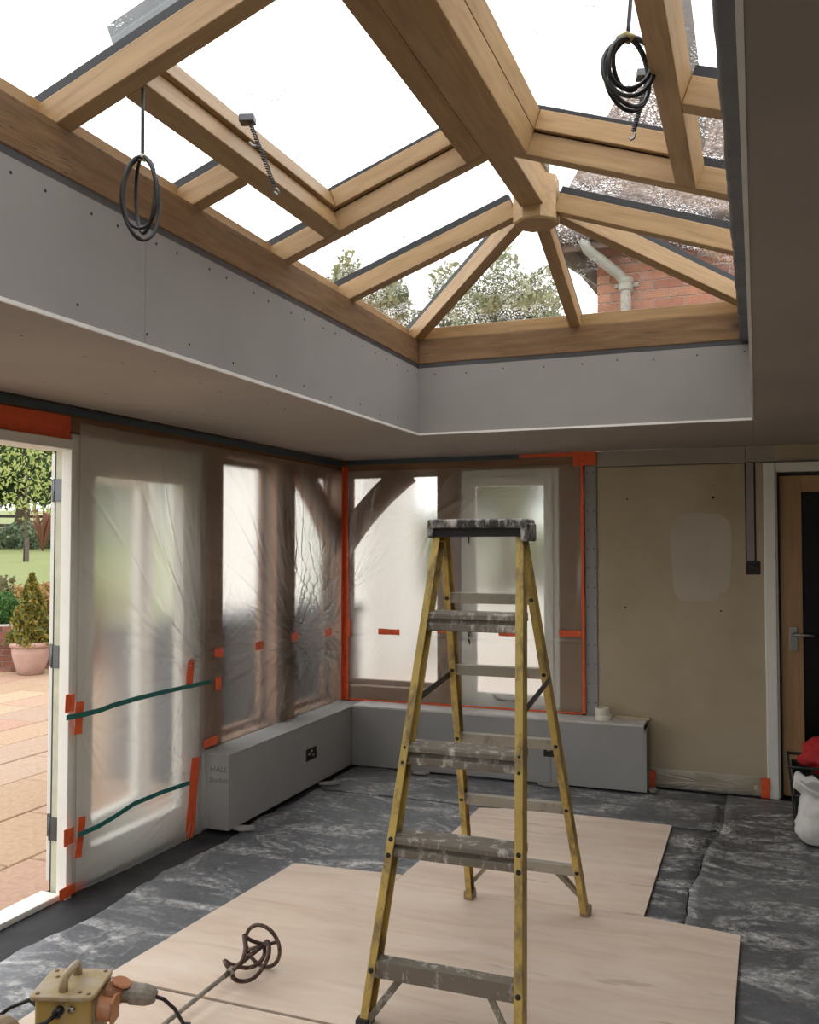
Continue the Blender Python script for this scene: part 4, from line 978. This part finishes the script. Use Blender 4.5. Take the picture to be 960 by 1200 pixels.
o = mk('trailing_cable', MB().tube([tm(.22, .12, .008), tm(.26, .06, .007), tm(.262, .0, .007), tm(.235, -.06, .007), tm(.18, -.12, .007), tm(.15, -.2, .007)], .0065, 8), M['rubber'], smooth=True); tag(o, 'black cable looping over the plywood behind the sockets', 'cable')
o = mk('trailing_cable', MB().tube([tm(-.09, .02, .02), tm(-.11, .03, .16), tm(-.14, .04, .175), tm(-.2, .045, .15), tm(-.26, .02, .11), tm(-.33, -.03, .06), tm(-.4, -.1, .007)], .0065, 8), M['rubber'], smooth=True); tag(o, 'black cable arching away behind the transformer towards the doorway', 'cable')
# crusty drum-shaped tool head at the picture's corner
mx0 = Vector((-1.99, 1.965, .0258))
mh = thing('mixer_motor', mx0, 'sand-crusted yellow mixer motor lying beside the transformer', 'mixer')
MMx = Matrix.Translation(mx0 + Vector((-.03, 0, .085))) @ Matrix.Rotation(PI / 2, 4, 'X') @ Matrix.Rotation(.5, 4, 'Z')
mk('housing', MB().lathe([(.045, -.10), (.075, -.085), (.083, -.04), (.083, .05), (.07, .085), (.04, .1)], (0, 0, 0), 20, MMx), M['sand'], mh, smooth=False, bevel=.003)
mk('end_ring', MB().lathe([(.0845, .0), (.086, .01), (.086, .03), (.0845, .04)], (0, 0, 0), 20, MMx), M['black'], mh)
mk('motor_cap', MB().lathe([(.03, .1), (.035, .13), (.02, .14)], (0, 0, 0), 16, MMx), M['yellow_box'], mh, smooth=False)
# mixing paddle
pd = thing('mixing_paddle', (-1.67, 2.72, .03), 'rusty mixing paddle with spiral blades lying on the plywood', 'mixing paddle')
ax0 = Vector((-1.735, 2.14, .045)); ax1 = Vector((-1.655, 2.86, .108)); d = (ax1 - ax0).normalized()
U = d.cross(Vector((0, 0, 1))).normalized(); W = U.cross(d)
mk('shaft', MB().tube([ax0, ax0 + (ax1 - ax0) * .7], .0075, 8), M['plug_grey'], pd, smooth=True)
mk('shaft_end', MB().tube([ax0 + (ax1 - ax0) * .70, ax1], [.0085, .008], 8), M['rust'], pd, smooth=True)
mk('collar', MB().tube([ax0 + (ax1 - ax0) * .735, ax0 + (ax1 - ax0) * .765], .013, 10), M['plug_grey'], pd, smooth=False)
Lh = .19; start = ax0 + (ax1 - ax0) * .755
def blade(ph, tw, rmax, name='blade'):
    pts = []
    for i in range(30):
        k = i / 29; a = ph + tw * k; r = rmax * min(1, math.sin(PI * min(1, k * 1.05)) ** .45 + .06)
        pts.append(start + d * (Lh * k) + (U * math.cos(a) + W * math.sin(a)) * r)
    mk(name, MB().tube(pts, .0078, 6), M['rust'], pd, smooth=True)
for k in range(3): blade(k * 2 * PI / 3 + .5, 2.6, .066)
ring = [start + d * (Lh * .92) + (U * math.cos(a) + W * math.sin(a)) * .074 for a in [2 * PI * i / 32 for i in range(32)]]
mk('ring', MB().tube(ring, .007, 6, True), M['rust'], pd, smooth=True)
for k in range(2):
    a = .4 + k * PI; mk('spoke', MB().tube([start + d * (Lh * .92), start + d * (Lh * .92) + (U * math.cos(a) + W * math.sin(a)) * .074], .007, 6), M['rust'], pd, smooth=True)

# ================================================================== BASKET AND SACK by the door
bk = thing('wire_basket', (.36, 5.42, .005), 'black wire basket standing by the oak door', 'basket')
bx0, bx1, by0, by1, bz0, bz1 = .175, .56, 5.36, 5.66, .009, .33
def rect(z, e=0): return [(bx0 - e, by0 - e, z), (bx1 + e, by0 - e, z), (bx1 + e, by1 + e, z), (bx0 - e, by1 + e, z)]
rimp = []
for a, b in zip(rect(bz1, .03), rect(bz1, .03)[1:] + rect(bz1, .03)[:1]): rimp += [Vector(a).lerp(Vector(b), k / 8) for k in range(8)]
mk('rim', MB().tube(rimp, .009, 6, True), M['black'], bk, smooth=True)
for i, z in enumerate((.02, .10, .18, .25)):
    e = .03 * z / bz1; lp = []
    for a, b in zip(rect(z, e), rect(z, e)[1:] + rect(z, e)[:1]): lp += [Vector(a).lerp(Vector(b), k / 4) for k in range(4)]
    mk('hoop', MB().tube(lp, .0032, 5, True), M['steel_dark'], bk, smooth=True)
for k in range(9):
    x = bx0 + (bx1 - bx0) * k / 8
    for y, ye in ((by0, by0 - .03), (by1, by1 + .03)): mk('wire', MB().tube([(x, y, .012), (x + (x - .367) * .12, ye, bz1)], .003, 5), M['steel_dark'], bk)
for k in range(1, 7):
    y = by0 + (by1 - by0) * k / 7
    for x, xe in ((bx0, bx0 - .03), (bx1, bx1 + .03)): mk('wire', MB().tube([(x, y, .012), (xe, y, bz1)], .003, 5), M['steel_dark'], bk)
mk('liner', MB().add([(bx0 + .008, by0 + .008, .012), (bx1 - .008, by0 + .008, .012), (bx1 - .008, by1 - .008, .012), (bx0 + .008, by1 - .008, .012), (bx0 - .008, by0 - .008, .30), (bx1 + .008, by0 - .008, .30), (bx1 + .008, by1 + .008, .30), (bx0 - .008, by1 + .008, .30)],
   [(0, 1, 2, 3), (0, 4, 5, 1), (1, 5, 6, 2), (2, 6, 7, 3), (3, 7, 4, 0)]), M['black'], bk)
def blob(name, c, R, amp, fr_, mat, seed, seg=40, flatten=None):
    v = []; ff = []; n = seg; m = seg // 2
    for j in range(m + 1):
        for i in range(n):
            th = PI * j / m; ph = 2 * PI * i / n; dd = Vector((math.sin(th) * math.cos(ph), math.sin(th) * math.sin(ph), math.cos(th)))
            k = 1 + amp * noise.noise(dd * fr_ + Vector((seed, 0, 0))) + amp * .4 * noise.noise(dd * fr_ * 2.7 + Vector((seed, 5, 0)))
            p = Vector((dd.x * R[0] * k, dd.y * R[1] * k, dd.z * R[2] * k)) + Vector(c)
            if flatten is not None: p.z = max(p.z, flatten)
            v.append(p)
    for j in range(m):
        for i in range(n): l = (i + 1) % n; ff.append((j * n + i, (j + 1) * n + i, (j + 1) * n + l, j * n + l))
    return mk(name, MB().add(v, ff), M[mat], smooth=True)
o = blob('red_cloth', (.345, 5.5, .36), (.135, .11, .105), .35, 2.2, 'red', 3); tag(o, 'crumpled red cloth heaped in the wire basket', 'cloth')
# white woven sack, sagging, with a folded mouth
v = []; ff = []; n = 48
prof = [(.0, .0), (.10, .002), (.140, .012), (.155, .035), (.160, .07), (.157, .10), (.150, .13), (.147, .155), (.150, .18), (.146, .205), (.140, .225), (.138, .245), (.150, .265), (.168, .285), (.160, .292), (.12, .275), (.085, .285), (.05, .27), (.0, .262)]
for j, (r, z) in enumerate(prof):
    for i in range(n):
        a = 2 * PI * i / n; k = 1 + .16 * noise.noise((math.cos(a) * 1.3, math.sin(a) * 1.3, z * 7)) + .07 * noise.noise((math.cos(a) * 3.5, math.sin(a) * 3.5, z * 26)) + .025 * math.sin(z * 70 + 2.5 * math.sin(a * 2)) * (z < .27)
        sq = (abs(math.cos(a)) ** 3 + abs(math.sin(a)) ** 3) ** (-1 / 3)
        v.append((.335 + r * k * sq * math.cos(a) - .02 * z, 5.13 + r * k * sq * math.sin(a) * .85, .009 + z * (1 + (.30 * noise.noise((math.cos(a) * 1.7, math.sin(a) * 1.7, 7)) * max(0, (z - .12) / .17)))))
for j in range(len(prof) - 1):
    for i in range(n): l = (i + 1) % n; ff.append((j * n + i, j * n + l, (j + 1) * n + l, (j + 1) * n + i))
o = mk('rubble_sack', MB().add(v, ff), M['sack'], smooth=True); tag(o, 'slumped white woven sack standing in front of the wire basket', 'sack')

# ================================================================== OUTSIDE: patio, garden, house
# ground: s runs away from the room towards the garden
GD = Vector((-.68, .733, 0))
def ground(x, y):
    s_ = x * GD.x + y * GD.y
    if s_ < 12.75: return -.20
    z = .42 + (min(s_, 27) - 12.75) * .055 + max(0, min(s_, 45) - 27) * .028 + max(0, s_ - 45) * .05
    return z
tv = []; tf = []; nn_ = 80
for j in range(nn_ + 1):
    for i in range(nn_ + 1):
        s_ = -30 + 120 * j / nn_ if j < 29 else 12.75 + (j - 29) / (nn_ - 29) * 120; lat = -90 + 180 * i / nn_
        p = GD * s_ + Vector((GD.y, -GD.x, 0)) * lat; tv.append((p.x, p.y, ground(p.x, p.y)))
for j in range(nn_):
    for i in range(nn_): k = j * (nn_ + 1) + i; tf.append((k, k + 1, k + nn_ + 2, k + nn_ + 1))
o = mk('ground', MB().add(tv, tf), M['lawn']); struct(o, 'mown lawn rising beyond the patio')
gv = []; gf = []  # added pale ground, lightens the view through the back wall sheet
for j in range(13):
    for i in range(9):
        x = -8.0 + i * .9; y = 12.9 + j * 1.1; gv.append((x, y, max(ground(x, y), -.15) + .012))
for j in range(12):
    for i in range(8): k = j * 9 + i; gf.append((k, k + 1, k + 10, k + 9))
o = mk('added_gravel', MB().add(gv, gf), flat('pale_gravel', (.56, .52, .46), .95, var=.25, scale=25)); struct(o, 'pale gravel drive added beyond the patio to lighten the back windows')
pa = thing('patio_floor', (-6, 5, -.1), 'sandstone paved patio', kind='structure')
mk('bedding', MB().add([(-14, -6, -.09), (-3.0, -6, -.09), (-3.0, 6.1, -.09), (3, 6.1, -.09), (3, 17, -.09), (-3, 14.0, -.09), (-8.5, 9.35, -.09), (-14, 4.2, -.09)], [(0, 1, 2, 7), (2, 3, 4, 5), (2, 5, 6, 7)]), M['mortar'], pa)
pav = {}
def paver_mesh(sx, sy):
    k = (round(sx, 2), round(sy, 2))
    if k not in pav:
        me = bpy.data.meshes.new('paver'); b = MB(); gp = .006; c = .006
        x0, x1, y0, y1 = gp, sx - gp, gp, sy - gp
        b.add([(x0, y0, 0), (x1, y0, 0), (x1, y1, 0), (x0, y1, 0), (x0, y0, .022), (x1, y0, .022), (x1, y1, .022), (x0, y1, .022), (x0 + c, y0 + c, .028), (x1 - c, y0 + c, .028), (x1 - c, y1 - c, .028), (x0 + c, y1 - c, .028)],
              [(0, 1, 5, 4), (1, 2, 6, 5), (2, 3, 7, 6), (3, 0, 4, 7), (4, 5, 9, 8), (5, 6, 10, 9), (6, 7, 11, 10), (7, 4, 8, 11), (8, 9, 10, 11)])
        me.from_pydata(b.v, [], b.f); me.update(); me.materials.append(M['paver']); pav[k] = me
    return pav[k]
npv = 0; row = 0; x = -3.02
while x > -10.8:
    sx = random.choice([.45, .6, .6]); y = max(1.0, -x * .62 - .8) + random.uniform(0, .4)
    while y < min(11.5, -x * 1.18 + .9):
        sy = random.choice([.6, .9, .6, .75])
        if (x - sx / 2) * GD.x + (y + sy / 2) * GD.y < 12.5 and npv < 290:
            o = bpy.data.objects.new('paver', paver_mesh(sx, sy)); put(o, pa, Matrix.Translation((x - sx, y, -.089 + random.uniform(0, .004)))); npv += 1
        y += sy
    x -= sx
# brick planter wall at the lawn edge
TG = Vector((GD.y, -GD.x, 0))
gw = thing('garden_brick_wall', GD * 12.66 + Vector((0, 0, -.1)), 'low dark red brick retaining wall behind the terracotta pot', 'garden wall')
def wall_frame(s_, lat, z): p = GD * s_ + TG * lat; return Vector((p.x, p.y, z))
mb = MB(); mb.prism([wall_frame(12.62, -6, -.2), wall_frame(12.62, 1.2, -.2), wall_frame(12.80, 1.2, -.2), wall_frame(12.80, -6, -.2)], (0, 0, .70)); mk('mortar_core', mb, M['mortar'], gw)
bme = bpy.data.meshes.new('brick'); b = MB().box(-.1025, .1025, -.012, .012, 0, .063); bme.from_pydata(b.v, [], b.f); bme.update(); bme.materials.append(M['brick_dark'])
ROT = Matrix.Rotation(math.atan2(TG.y, TG.x), 4, 'Z')
for r in range(8):
    for k in range(33):
        lat = -5.88 + k * .215 + (.107 if r % 2 else 0)
        o = bpy.data.objects.new('brick', bme); put(o, gw, Matrix.Translation(wall_frame(12.615, lat, -.10 + r * .075)) @ ROT)
# foliage
def leaves(name, c, R, n, size, mat, parent, shape='ball', seed=0, thin=.5):
    rnd = random.Random(seed); v = []; ff = []
    for i in range(n):
        while True:
            q = Vector((rnd.uniform(-1, 1), rnd.uniform(-1, 1), rnd.uniform(-1, 1)))
            if .02 < q.length <= 1: break
        if shape == 'ball': q = q.normalized() * (q.length ** thin); q *= 1 + .22 * noise.noise(q * 2.2 + Vector((seed, 0, 0)))
        elif shape == 'cone':
            h = rnd.random() ** 1.3; rad = (1 - h) ** .8 * (.55 + .45 * rnd.random()) ; a = rnd.uniform(0, 2 * PI); rad *= 1 + .25 * math.sin(a * 5 + h * 17); q = Vector((rad * math.cos(a), rad * math.sin(a), 2 * h - 1))
        elif shape == 'cloud':
            q = q.normalized() * (q.length ** .6); q *= 1 + .5 * noise.noise(q * 2.6 + Vector((seed, 3, 0)))
            if seed < 60 and noise.noise(q * 3.4 + Vector((seed, 9, 1))) < -.22: continue
        p = Vector((c[0] + q.x * R[0], c[1] + q.y * R[1], c[2] + q.z * R[2]))
        s_ = size * rnd.uniform(.6, 1.3); a = Vector((rnd.gauss(0, 1), rnd.gauss(0, 1), rnd.gauss(0, .6))).normalized(); b_ = a.orthogonal().normalized()
        ang_ = rnd.uniform(0, 2 * PI); b_ = b_ * math.cos(ang_) + a.cross(b_) * math.sin(ang_); c_ = a.cross(b_)
        k = len(v); v += [p - b_ * s_, p + c_ * s_ * .45, p + b_ * s_, p - c_ * s_ * .45]; ff.append((k, k + 1, k + 2, k + 3))
    o = mk(name, MB().add(v, ff), M[mat], parent); o['kind'] = 'stuff'; return o
def G(s_, lat, dz=0): p = GD * s_ + TG * lat; return Vector((p.x, p.y, ground(p.x, p.y) + dz))
# terracotta pot with conifer
pc = Vector((-8.35, 8.76, -.062))
pt = thing('terracotta_pot', pc, 'pale terracotta pot standing on the patio before the brick wall', 'pot')
mk('pot_body', MB().lathe([(.13, 0), (.15, .01), (.185, .12), (.22, .25), (.225, .33), (.205, .345), (.19, .345)], pc, 28), M['terracotta'], pt, smooth=True)
mk('pot_rim', MB().lathe([(.222, .335), (.25, .345), (.255, .385), (.235, .40), (.20, .395), (.195, .34)], pc, 28), M['terracotta'], pt, smooth=True)
mk('soil', MB().lathe([(.0, .36), (.196, .362)], pc, 20), M['soil'], pt)
cn = thing('potted_conifer', pc + Vector((0, 0, .365)), 'golden green conifer growing in the terracotta pot', 'conifer')
mk('trunk', MB().tube([pc + Vector((0, 0, .36)), pc + Vector((0, 0, 1.1))], [.02, .006]), M['bark'], cn)
leaves('foliage', pc + Vector((0, 0, .80)), (.27, .27, .43), 3600, .035, 'leaf_conifer', cn, 'cone', 2)
p = G(13.32, -.62); p.z = .47; h = thing('box_ball', p, 'clipped dark green box ball on the brick wall', 'shrub'); leaves('foliage', p + Vector((0, 0, .17)), (.34, .34, .24), 4200, .03, 'leaf_box', h, 'ball', 4, .25); mk('stem', MB().tube([p, p + Vector((0, 0, .12))], .02), M['bark'], h)
for i, (s_, lat, R_, mt, lab) in enumerate([(13.95, -.12, (.33, .33, .27), 'leaf_orange', 'orange leaved shrub behind the potted conifer'), (14.7, -.75, (.34, .34, .30), 'leaf_dry', 'dry olive shrub behind the clipped box ball'), (14.0, .62, (.33, .33, .26), 'leaf_orange', 'orange leaved shrub near the open door leaf')]):
    p = G(s_, lat); h = thing('garden_shrub', p, lab, 'shrub', 'shrubs along the brick wall'); leaves('foliage', p + Vector((0, 0, R_[2] * .85)), R_, 2200, .045, mt, h, 'cloud', 10 + i); mk('stem', MB().tube([p, p + Vector((0, 0, .3))], .015), M['bark'], h)
# sapling with stake on the lawn
p = G(25, -.52); h = thing('sapling', p, 'slender staked sapling with thin yellow green leaves on the lawn', 'sapling')
mk('trunk', MB().tube([p, p + Vector((.03, 0, 1.2)), p + Vector((0, .05, 2.3))], [.035, .028, .012]), M['bark'], h, smooth=True); mk('stake', MB().tube([p + Vector((.08, 0, 0)), p + Vector((.08, 0, .62))], .05), M['fence'], h)
leaves('foliage', p + Vector((0, 0, 2.15)), (1.15, 1.15, .95), 900, .07, 'leaf_young', h, 'cloud', 21)
# border plants before the fence
for i in range(9):
    lat = -3.0 + i * .62; p = G(33 + .9 * (i % 2), lat); R_ = (.40, .36, .42 + .22 * abs(math.sin(i * 2.2)))
    lab = 'low grey green border plant along the far lawn edge'
    h = thing('border_plant', p, lab, 'border plant', 'border plants along the far lawn edge'); leaves('foliage', p + Vector((0, 0, R_[2] * .7)), R_, 700, .09, 'leaf_low', h, 'cloud', 30 + i); mk('stem', MB().tube([p, p + Vector((0, 0, .3))], .02), M['bark'], h)
p = G(31.2, -.12); h = thing('strap_leaf_clump', p, 'bronze spiky strap leaved clump at the far lawn edge', 'spiky plant'); rnd = random.Random(5)
for k in range(60):
    a = rnd.uniform(0, 2 * PI); l = rnd.uniform(.8, 1.5); o_ = rnd.uniform(.35, 1.0); dd = Vector((math.cos(a), math.sin(a), 0)); sd = Vector((-math.sin(a), math.cos(a), 0)) * .022
    q = [p, p + dd * (o_ * .35) + Vector((0, 0, l * .6)), p + dd * (o_ * .75) + Vector((0, 0, l)), p + dd * (o_ * 1.15) + Vector((0, 0, l * .92))]
    mk('leaf', MB().add([q[0] - sd, q[0] + sd, q[1] - sd, q[1] + sd, q[2] - sd * .7, q[2] + sd * .7, q[3]], [(0, 1, 3, 2), (2, 3, 5, 4), (4, 5, 6)]), M['leaf_red'], h)
# post and rail fence
fe = thing('post_and_rail_fence', G(38, 0), 'dark weathered post and rail fence beyond the lawn', 'fence')
for k in range(9):
    p = G(38, -8 + k * 2.0); mk('post', MB().box(p.x - .07, p.x + .07, p.y - .07, p.y + .07, p.z, p.z + 1.25), M['fence'], fe)
for z in (.4, .75, 1.1): mk('rail', MB().bar(G(37.9, -8.2, z), G(37.9, 8.2, z), .04, .11), M['fence'], fe)
# big trees
def tree(label, base, trunk_h, R_, n, size, mat, seed, grp=None, zc=None):
    h = thing('garden_tree', base, label, 'tree', grp); top = base + Vector((0, 0, trunk_h))
    mk('trunk', MB().tube([base, base + Vector((.1, 0, trunk_h * .5)), top + Vector((0, .1, R_[2] * .5))], [R_[0] * .07 + .05, R_[0] * .05 + .04, .05], 8), M['bark'], h, smooth=True)
    rnd = random.Random(seed)
    for k in range(5):
        a = k * 1.256 + rnd.random(); e = top + Vector((math.cos(a) * R_[0] * .6, math.sin(a) * R_[1] * .6, R_[2] * rnd.uniform(.1, .8)))
        mk('branch', MB().tube([top + Vector((0, 0, -.2)), top.lerp(e, .5) + Vector((0, 0, .2)), e], [.12, .07, .03], 6), M['bark'], h, smooth=True)
    leaves('foliage', top + Vector((0, 0, R_[2] * (.55 if zc is None else zc))), R_, n, size, mat, h, 'cloud', seed)
tree('broad dark green tree overhanging the fence, seen through the open doorway', G(36, -.9), 2.6, (4.0, 3.6, 2.6), 26000, .11, 'leaf_tree', 51)
tree('dark green tree beside the first one, nearer the door leaf', G(46, 3.2), 2.6, (4.2, 3.6, 3.4), 14000, .15, 'leaf_tree', 52)
tree('distant green tree beyond the field fence', G(60, -5), 2.5, (6, 5, 3.5), 7000, .3, 'leaf_tree', 53)
for i, (px, py, cz, R_, n) in enumerate([(-6.4, 14.6, 4.2, (1.25, 1.1, 2.05), 24000), (-4.2, 15.4, 4.2, (1.27, 1.2, 2.25), 26000), (-8.7, 15.2, 3.8, (1.0, 1.0, 1.7), 7000)]):
    gz = ground(px, py)
    tree(['pale olive tree seen through the lantern between the hip rafter and the wall plate', 'round bushy tree seen through the lantern behind the hip glazing', 'low olive tree at the lantern corner beyond the hip rafter'][i], Vector((px, py, gz)), cz - .55 * R_[2] - gz, R_, n, .075, 'leaf_far', 60 + i)
# long hedge seen milky through the sheeted windows
hg = thing('garden_hedge', (-7, 16, 0), 'long pale green hedge beyond the patio, behind the sheeted windows', 'hedge')
for k in range(3): leaves('foliage', (-9.2 + k * 3.4, 17.2 + .9 * k, ground(-9 + 3.4 * k, 17.2 + .9 * k) + .7), (2.2, .9, 1.0), 2600, .11, 'leaf_far', hg, 'ball', 70 + k)
# bench added outside for the dark tone low in the left windows
cv = thing('added_bench', (-3.7, 6.4, -.09), 'dark slate grey covered bench added for the dark tone low in the left wall windows', 'bench')
mk('cover_top', MB().box(-4.15, -3.45, 5.0, 7.8, .88, .98), M['dark_stone'], cv, bevel=.03)
mk('cover_skirt', MB().box(-4.12, -3.48, 5.03, 7.77, -.06, .881), M['dark_stone'], cv, bevel=.02)

# made-up pale outbuilding beyond the bench, whitens the left window sheets
ob = thing('added_outbuilding', (-5.8, 11, -.1), 'made-up white rendered outbuilding across the patio, added to whiten the left wall windows', 'outbuilding')
mk('wall', MB().box(-7.1, -4.45, 10.0, 12.0, -.2, 2.75), flat('white_render', (.78, .77, .74), .9, var=.04, scale=2), ob)
mk('roof', MB().box(-7.25, -4.3, 9.85, 12.15, 2.751, 2.9), M['alu'], ob, bevel=.02)
mk('door', MB().box(-5.2, -4.65, 9.96, 9.999, -.06, 1.95), flat('sage_door', (.45, .5, .42), .5), ob, bevel=.01)

# brick house behind the lantern
hs = thing('brick_house', (2, 9, -.1), 'red brick house with speckled brown hipped roof behind the lantern', 'house')
HX, HY, HZ = -1.178, 7.3, 3.99
mk('wall', MB().box(HX + .012, 7, HY + .012, 13, -.2, HZ), M['mortar'], hs)
bm2 = bpy.data.meshes.new('brick'); b = MB().box(0, .215, 0, .03, 0, .065); bm2.from_pydata(b.v, [], b.f); bm2.update(); bm2.materials.append(M['brick'])
bmh = bpy.data.meshes.new('brick'); b = MB().box(0, .1025, 0, .03, 0, .065); bmh.from_pydata(b.v, [], b.f); bmh.update(); bmh.materials.append(M['brick'])
for r in range(16):
    z = 2.80 + r * .075; x = HX
    if r % 2: o = bpy.data.objects.new('brick', bmh); put(o, hs, Matrix.Translation((x, HY, z))); x += .1125
    while x < 1.3: o = bpy.data.objects.new('brick', bm2); put(o, hs, Matrix.Translation((x, HY, z))); x += .225
# hipped roof
ex0, ey0, ez = HX - .36, HY - .34, 3.98
rv = [(ex0, ey0, ez), (7.4, ey0, ez), (7.4, 13.3, ez), (HX - .03, 13.3, ez), (-1.30, 9.75, 6.42), (7.4, 9.75, 6.42)]
mb = MB().add(rv, [(0, 1, 5, 4), (2, 3, 4, 5), (0, 4, 3), (0, 3, 2, 1), (1, 2, 5)])
mk('roof', mb, M['roof'], hs)
mk('fascia', MB().box(ex0 + .02, 7.3, ey0 + .02, ey0 + .045, ez - .16, ez - .001), flat('brown_fascia', (.16, .10, .07), .7), hs)
mk('fascia', MB().bar((ex0 + .03, ey0 + .05, ez - .08), (HX - .02, HY + 1.2, ez - .08), .02, .15), flat('pale_fascia', (.30, .28, .25), .7), hs)
mk('soffit', MB().box(ex0 + .046, 7.3, ey0 + .046, HY + .011, ez - .05, ez - .02), flat('pale_soffit', (.40, .37, .34), .7), hs)
gt = mk('gutter', MB().tube([(ex0, ey0 - .04, ez - .05), (7.3, ey0 - .04, ez - .05)], .055, 10), flat('brown_gutter', (.10, .07, .055), .5), hs, smooth=True)
dp = mk('downpipe', MB().tube([(-1.24, ey0 - .03, ez - .06), (-1.20, ey0 + .02, ez - .16), (-1.0, HY - .11, ez - .31), (-.945, HY - .075, ez - .38), (-.943, HY - .07, ez - .5), (-.943, HY - .07, .0)], .042, 14), M['grey_pipe'], hs, smooth=True)
mk('collar', MB().lathe([(.046, 0), (.056, .01), (.056, .05), (.05, .06), (.058, .075), (.058, .10), (.046, .11)], (-.943, HY - .07, 3.53), 18), M['grey_pipe'], dp, smooth=False)
mk('pipe_bracket', MB().box(-1.035, -.85, HY - .04, HY - .005, 3.57, 3.61), M['grey_pipe'], dp, bevel=.01)
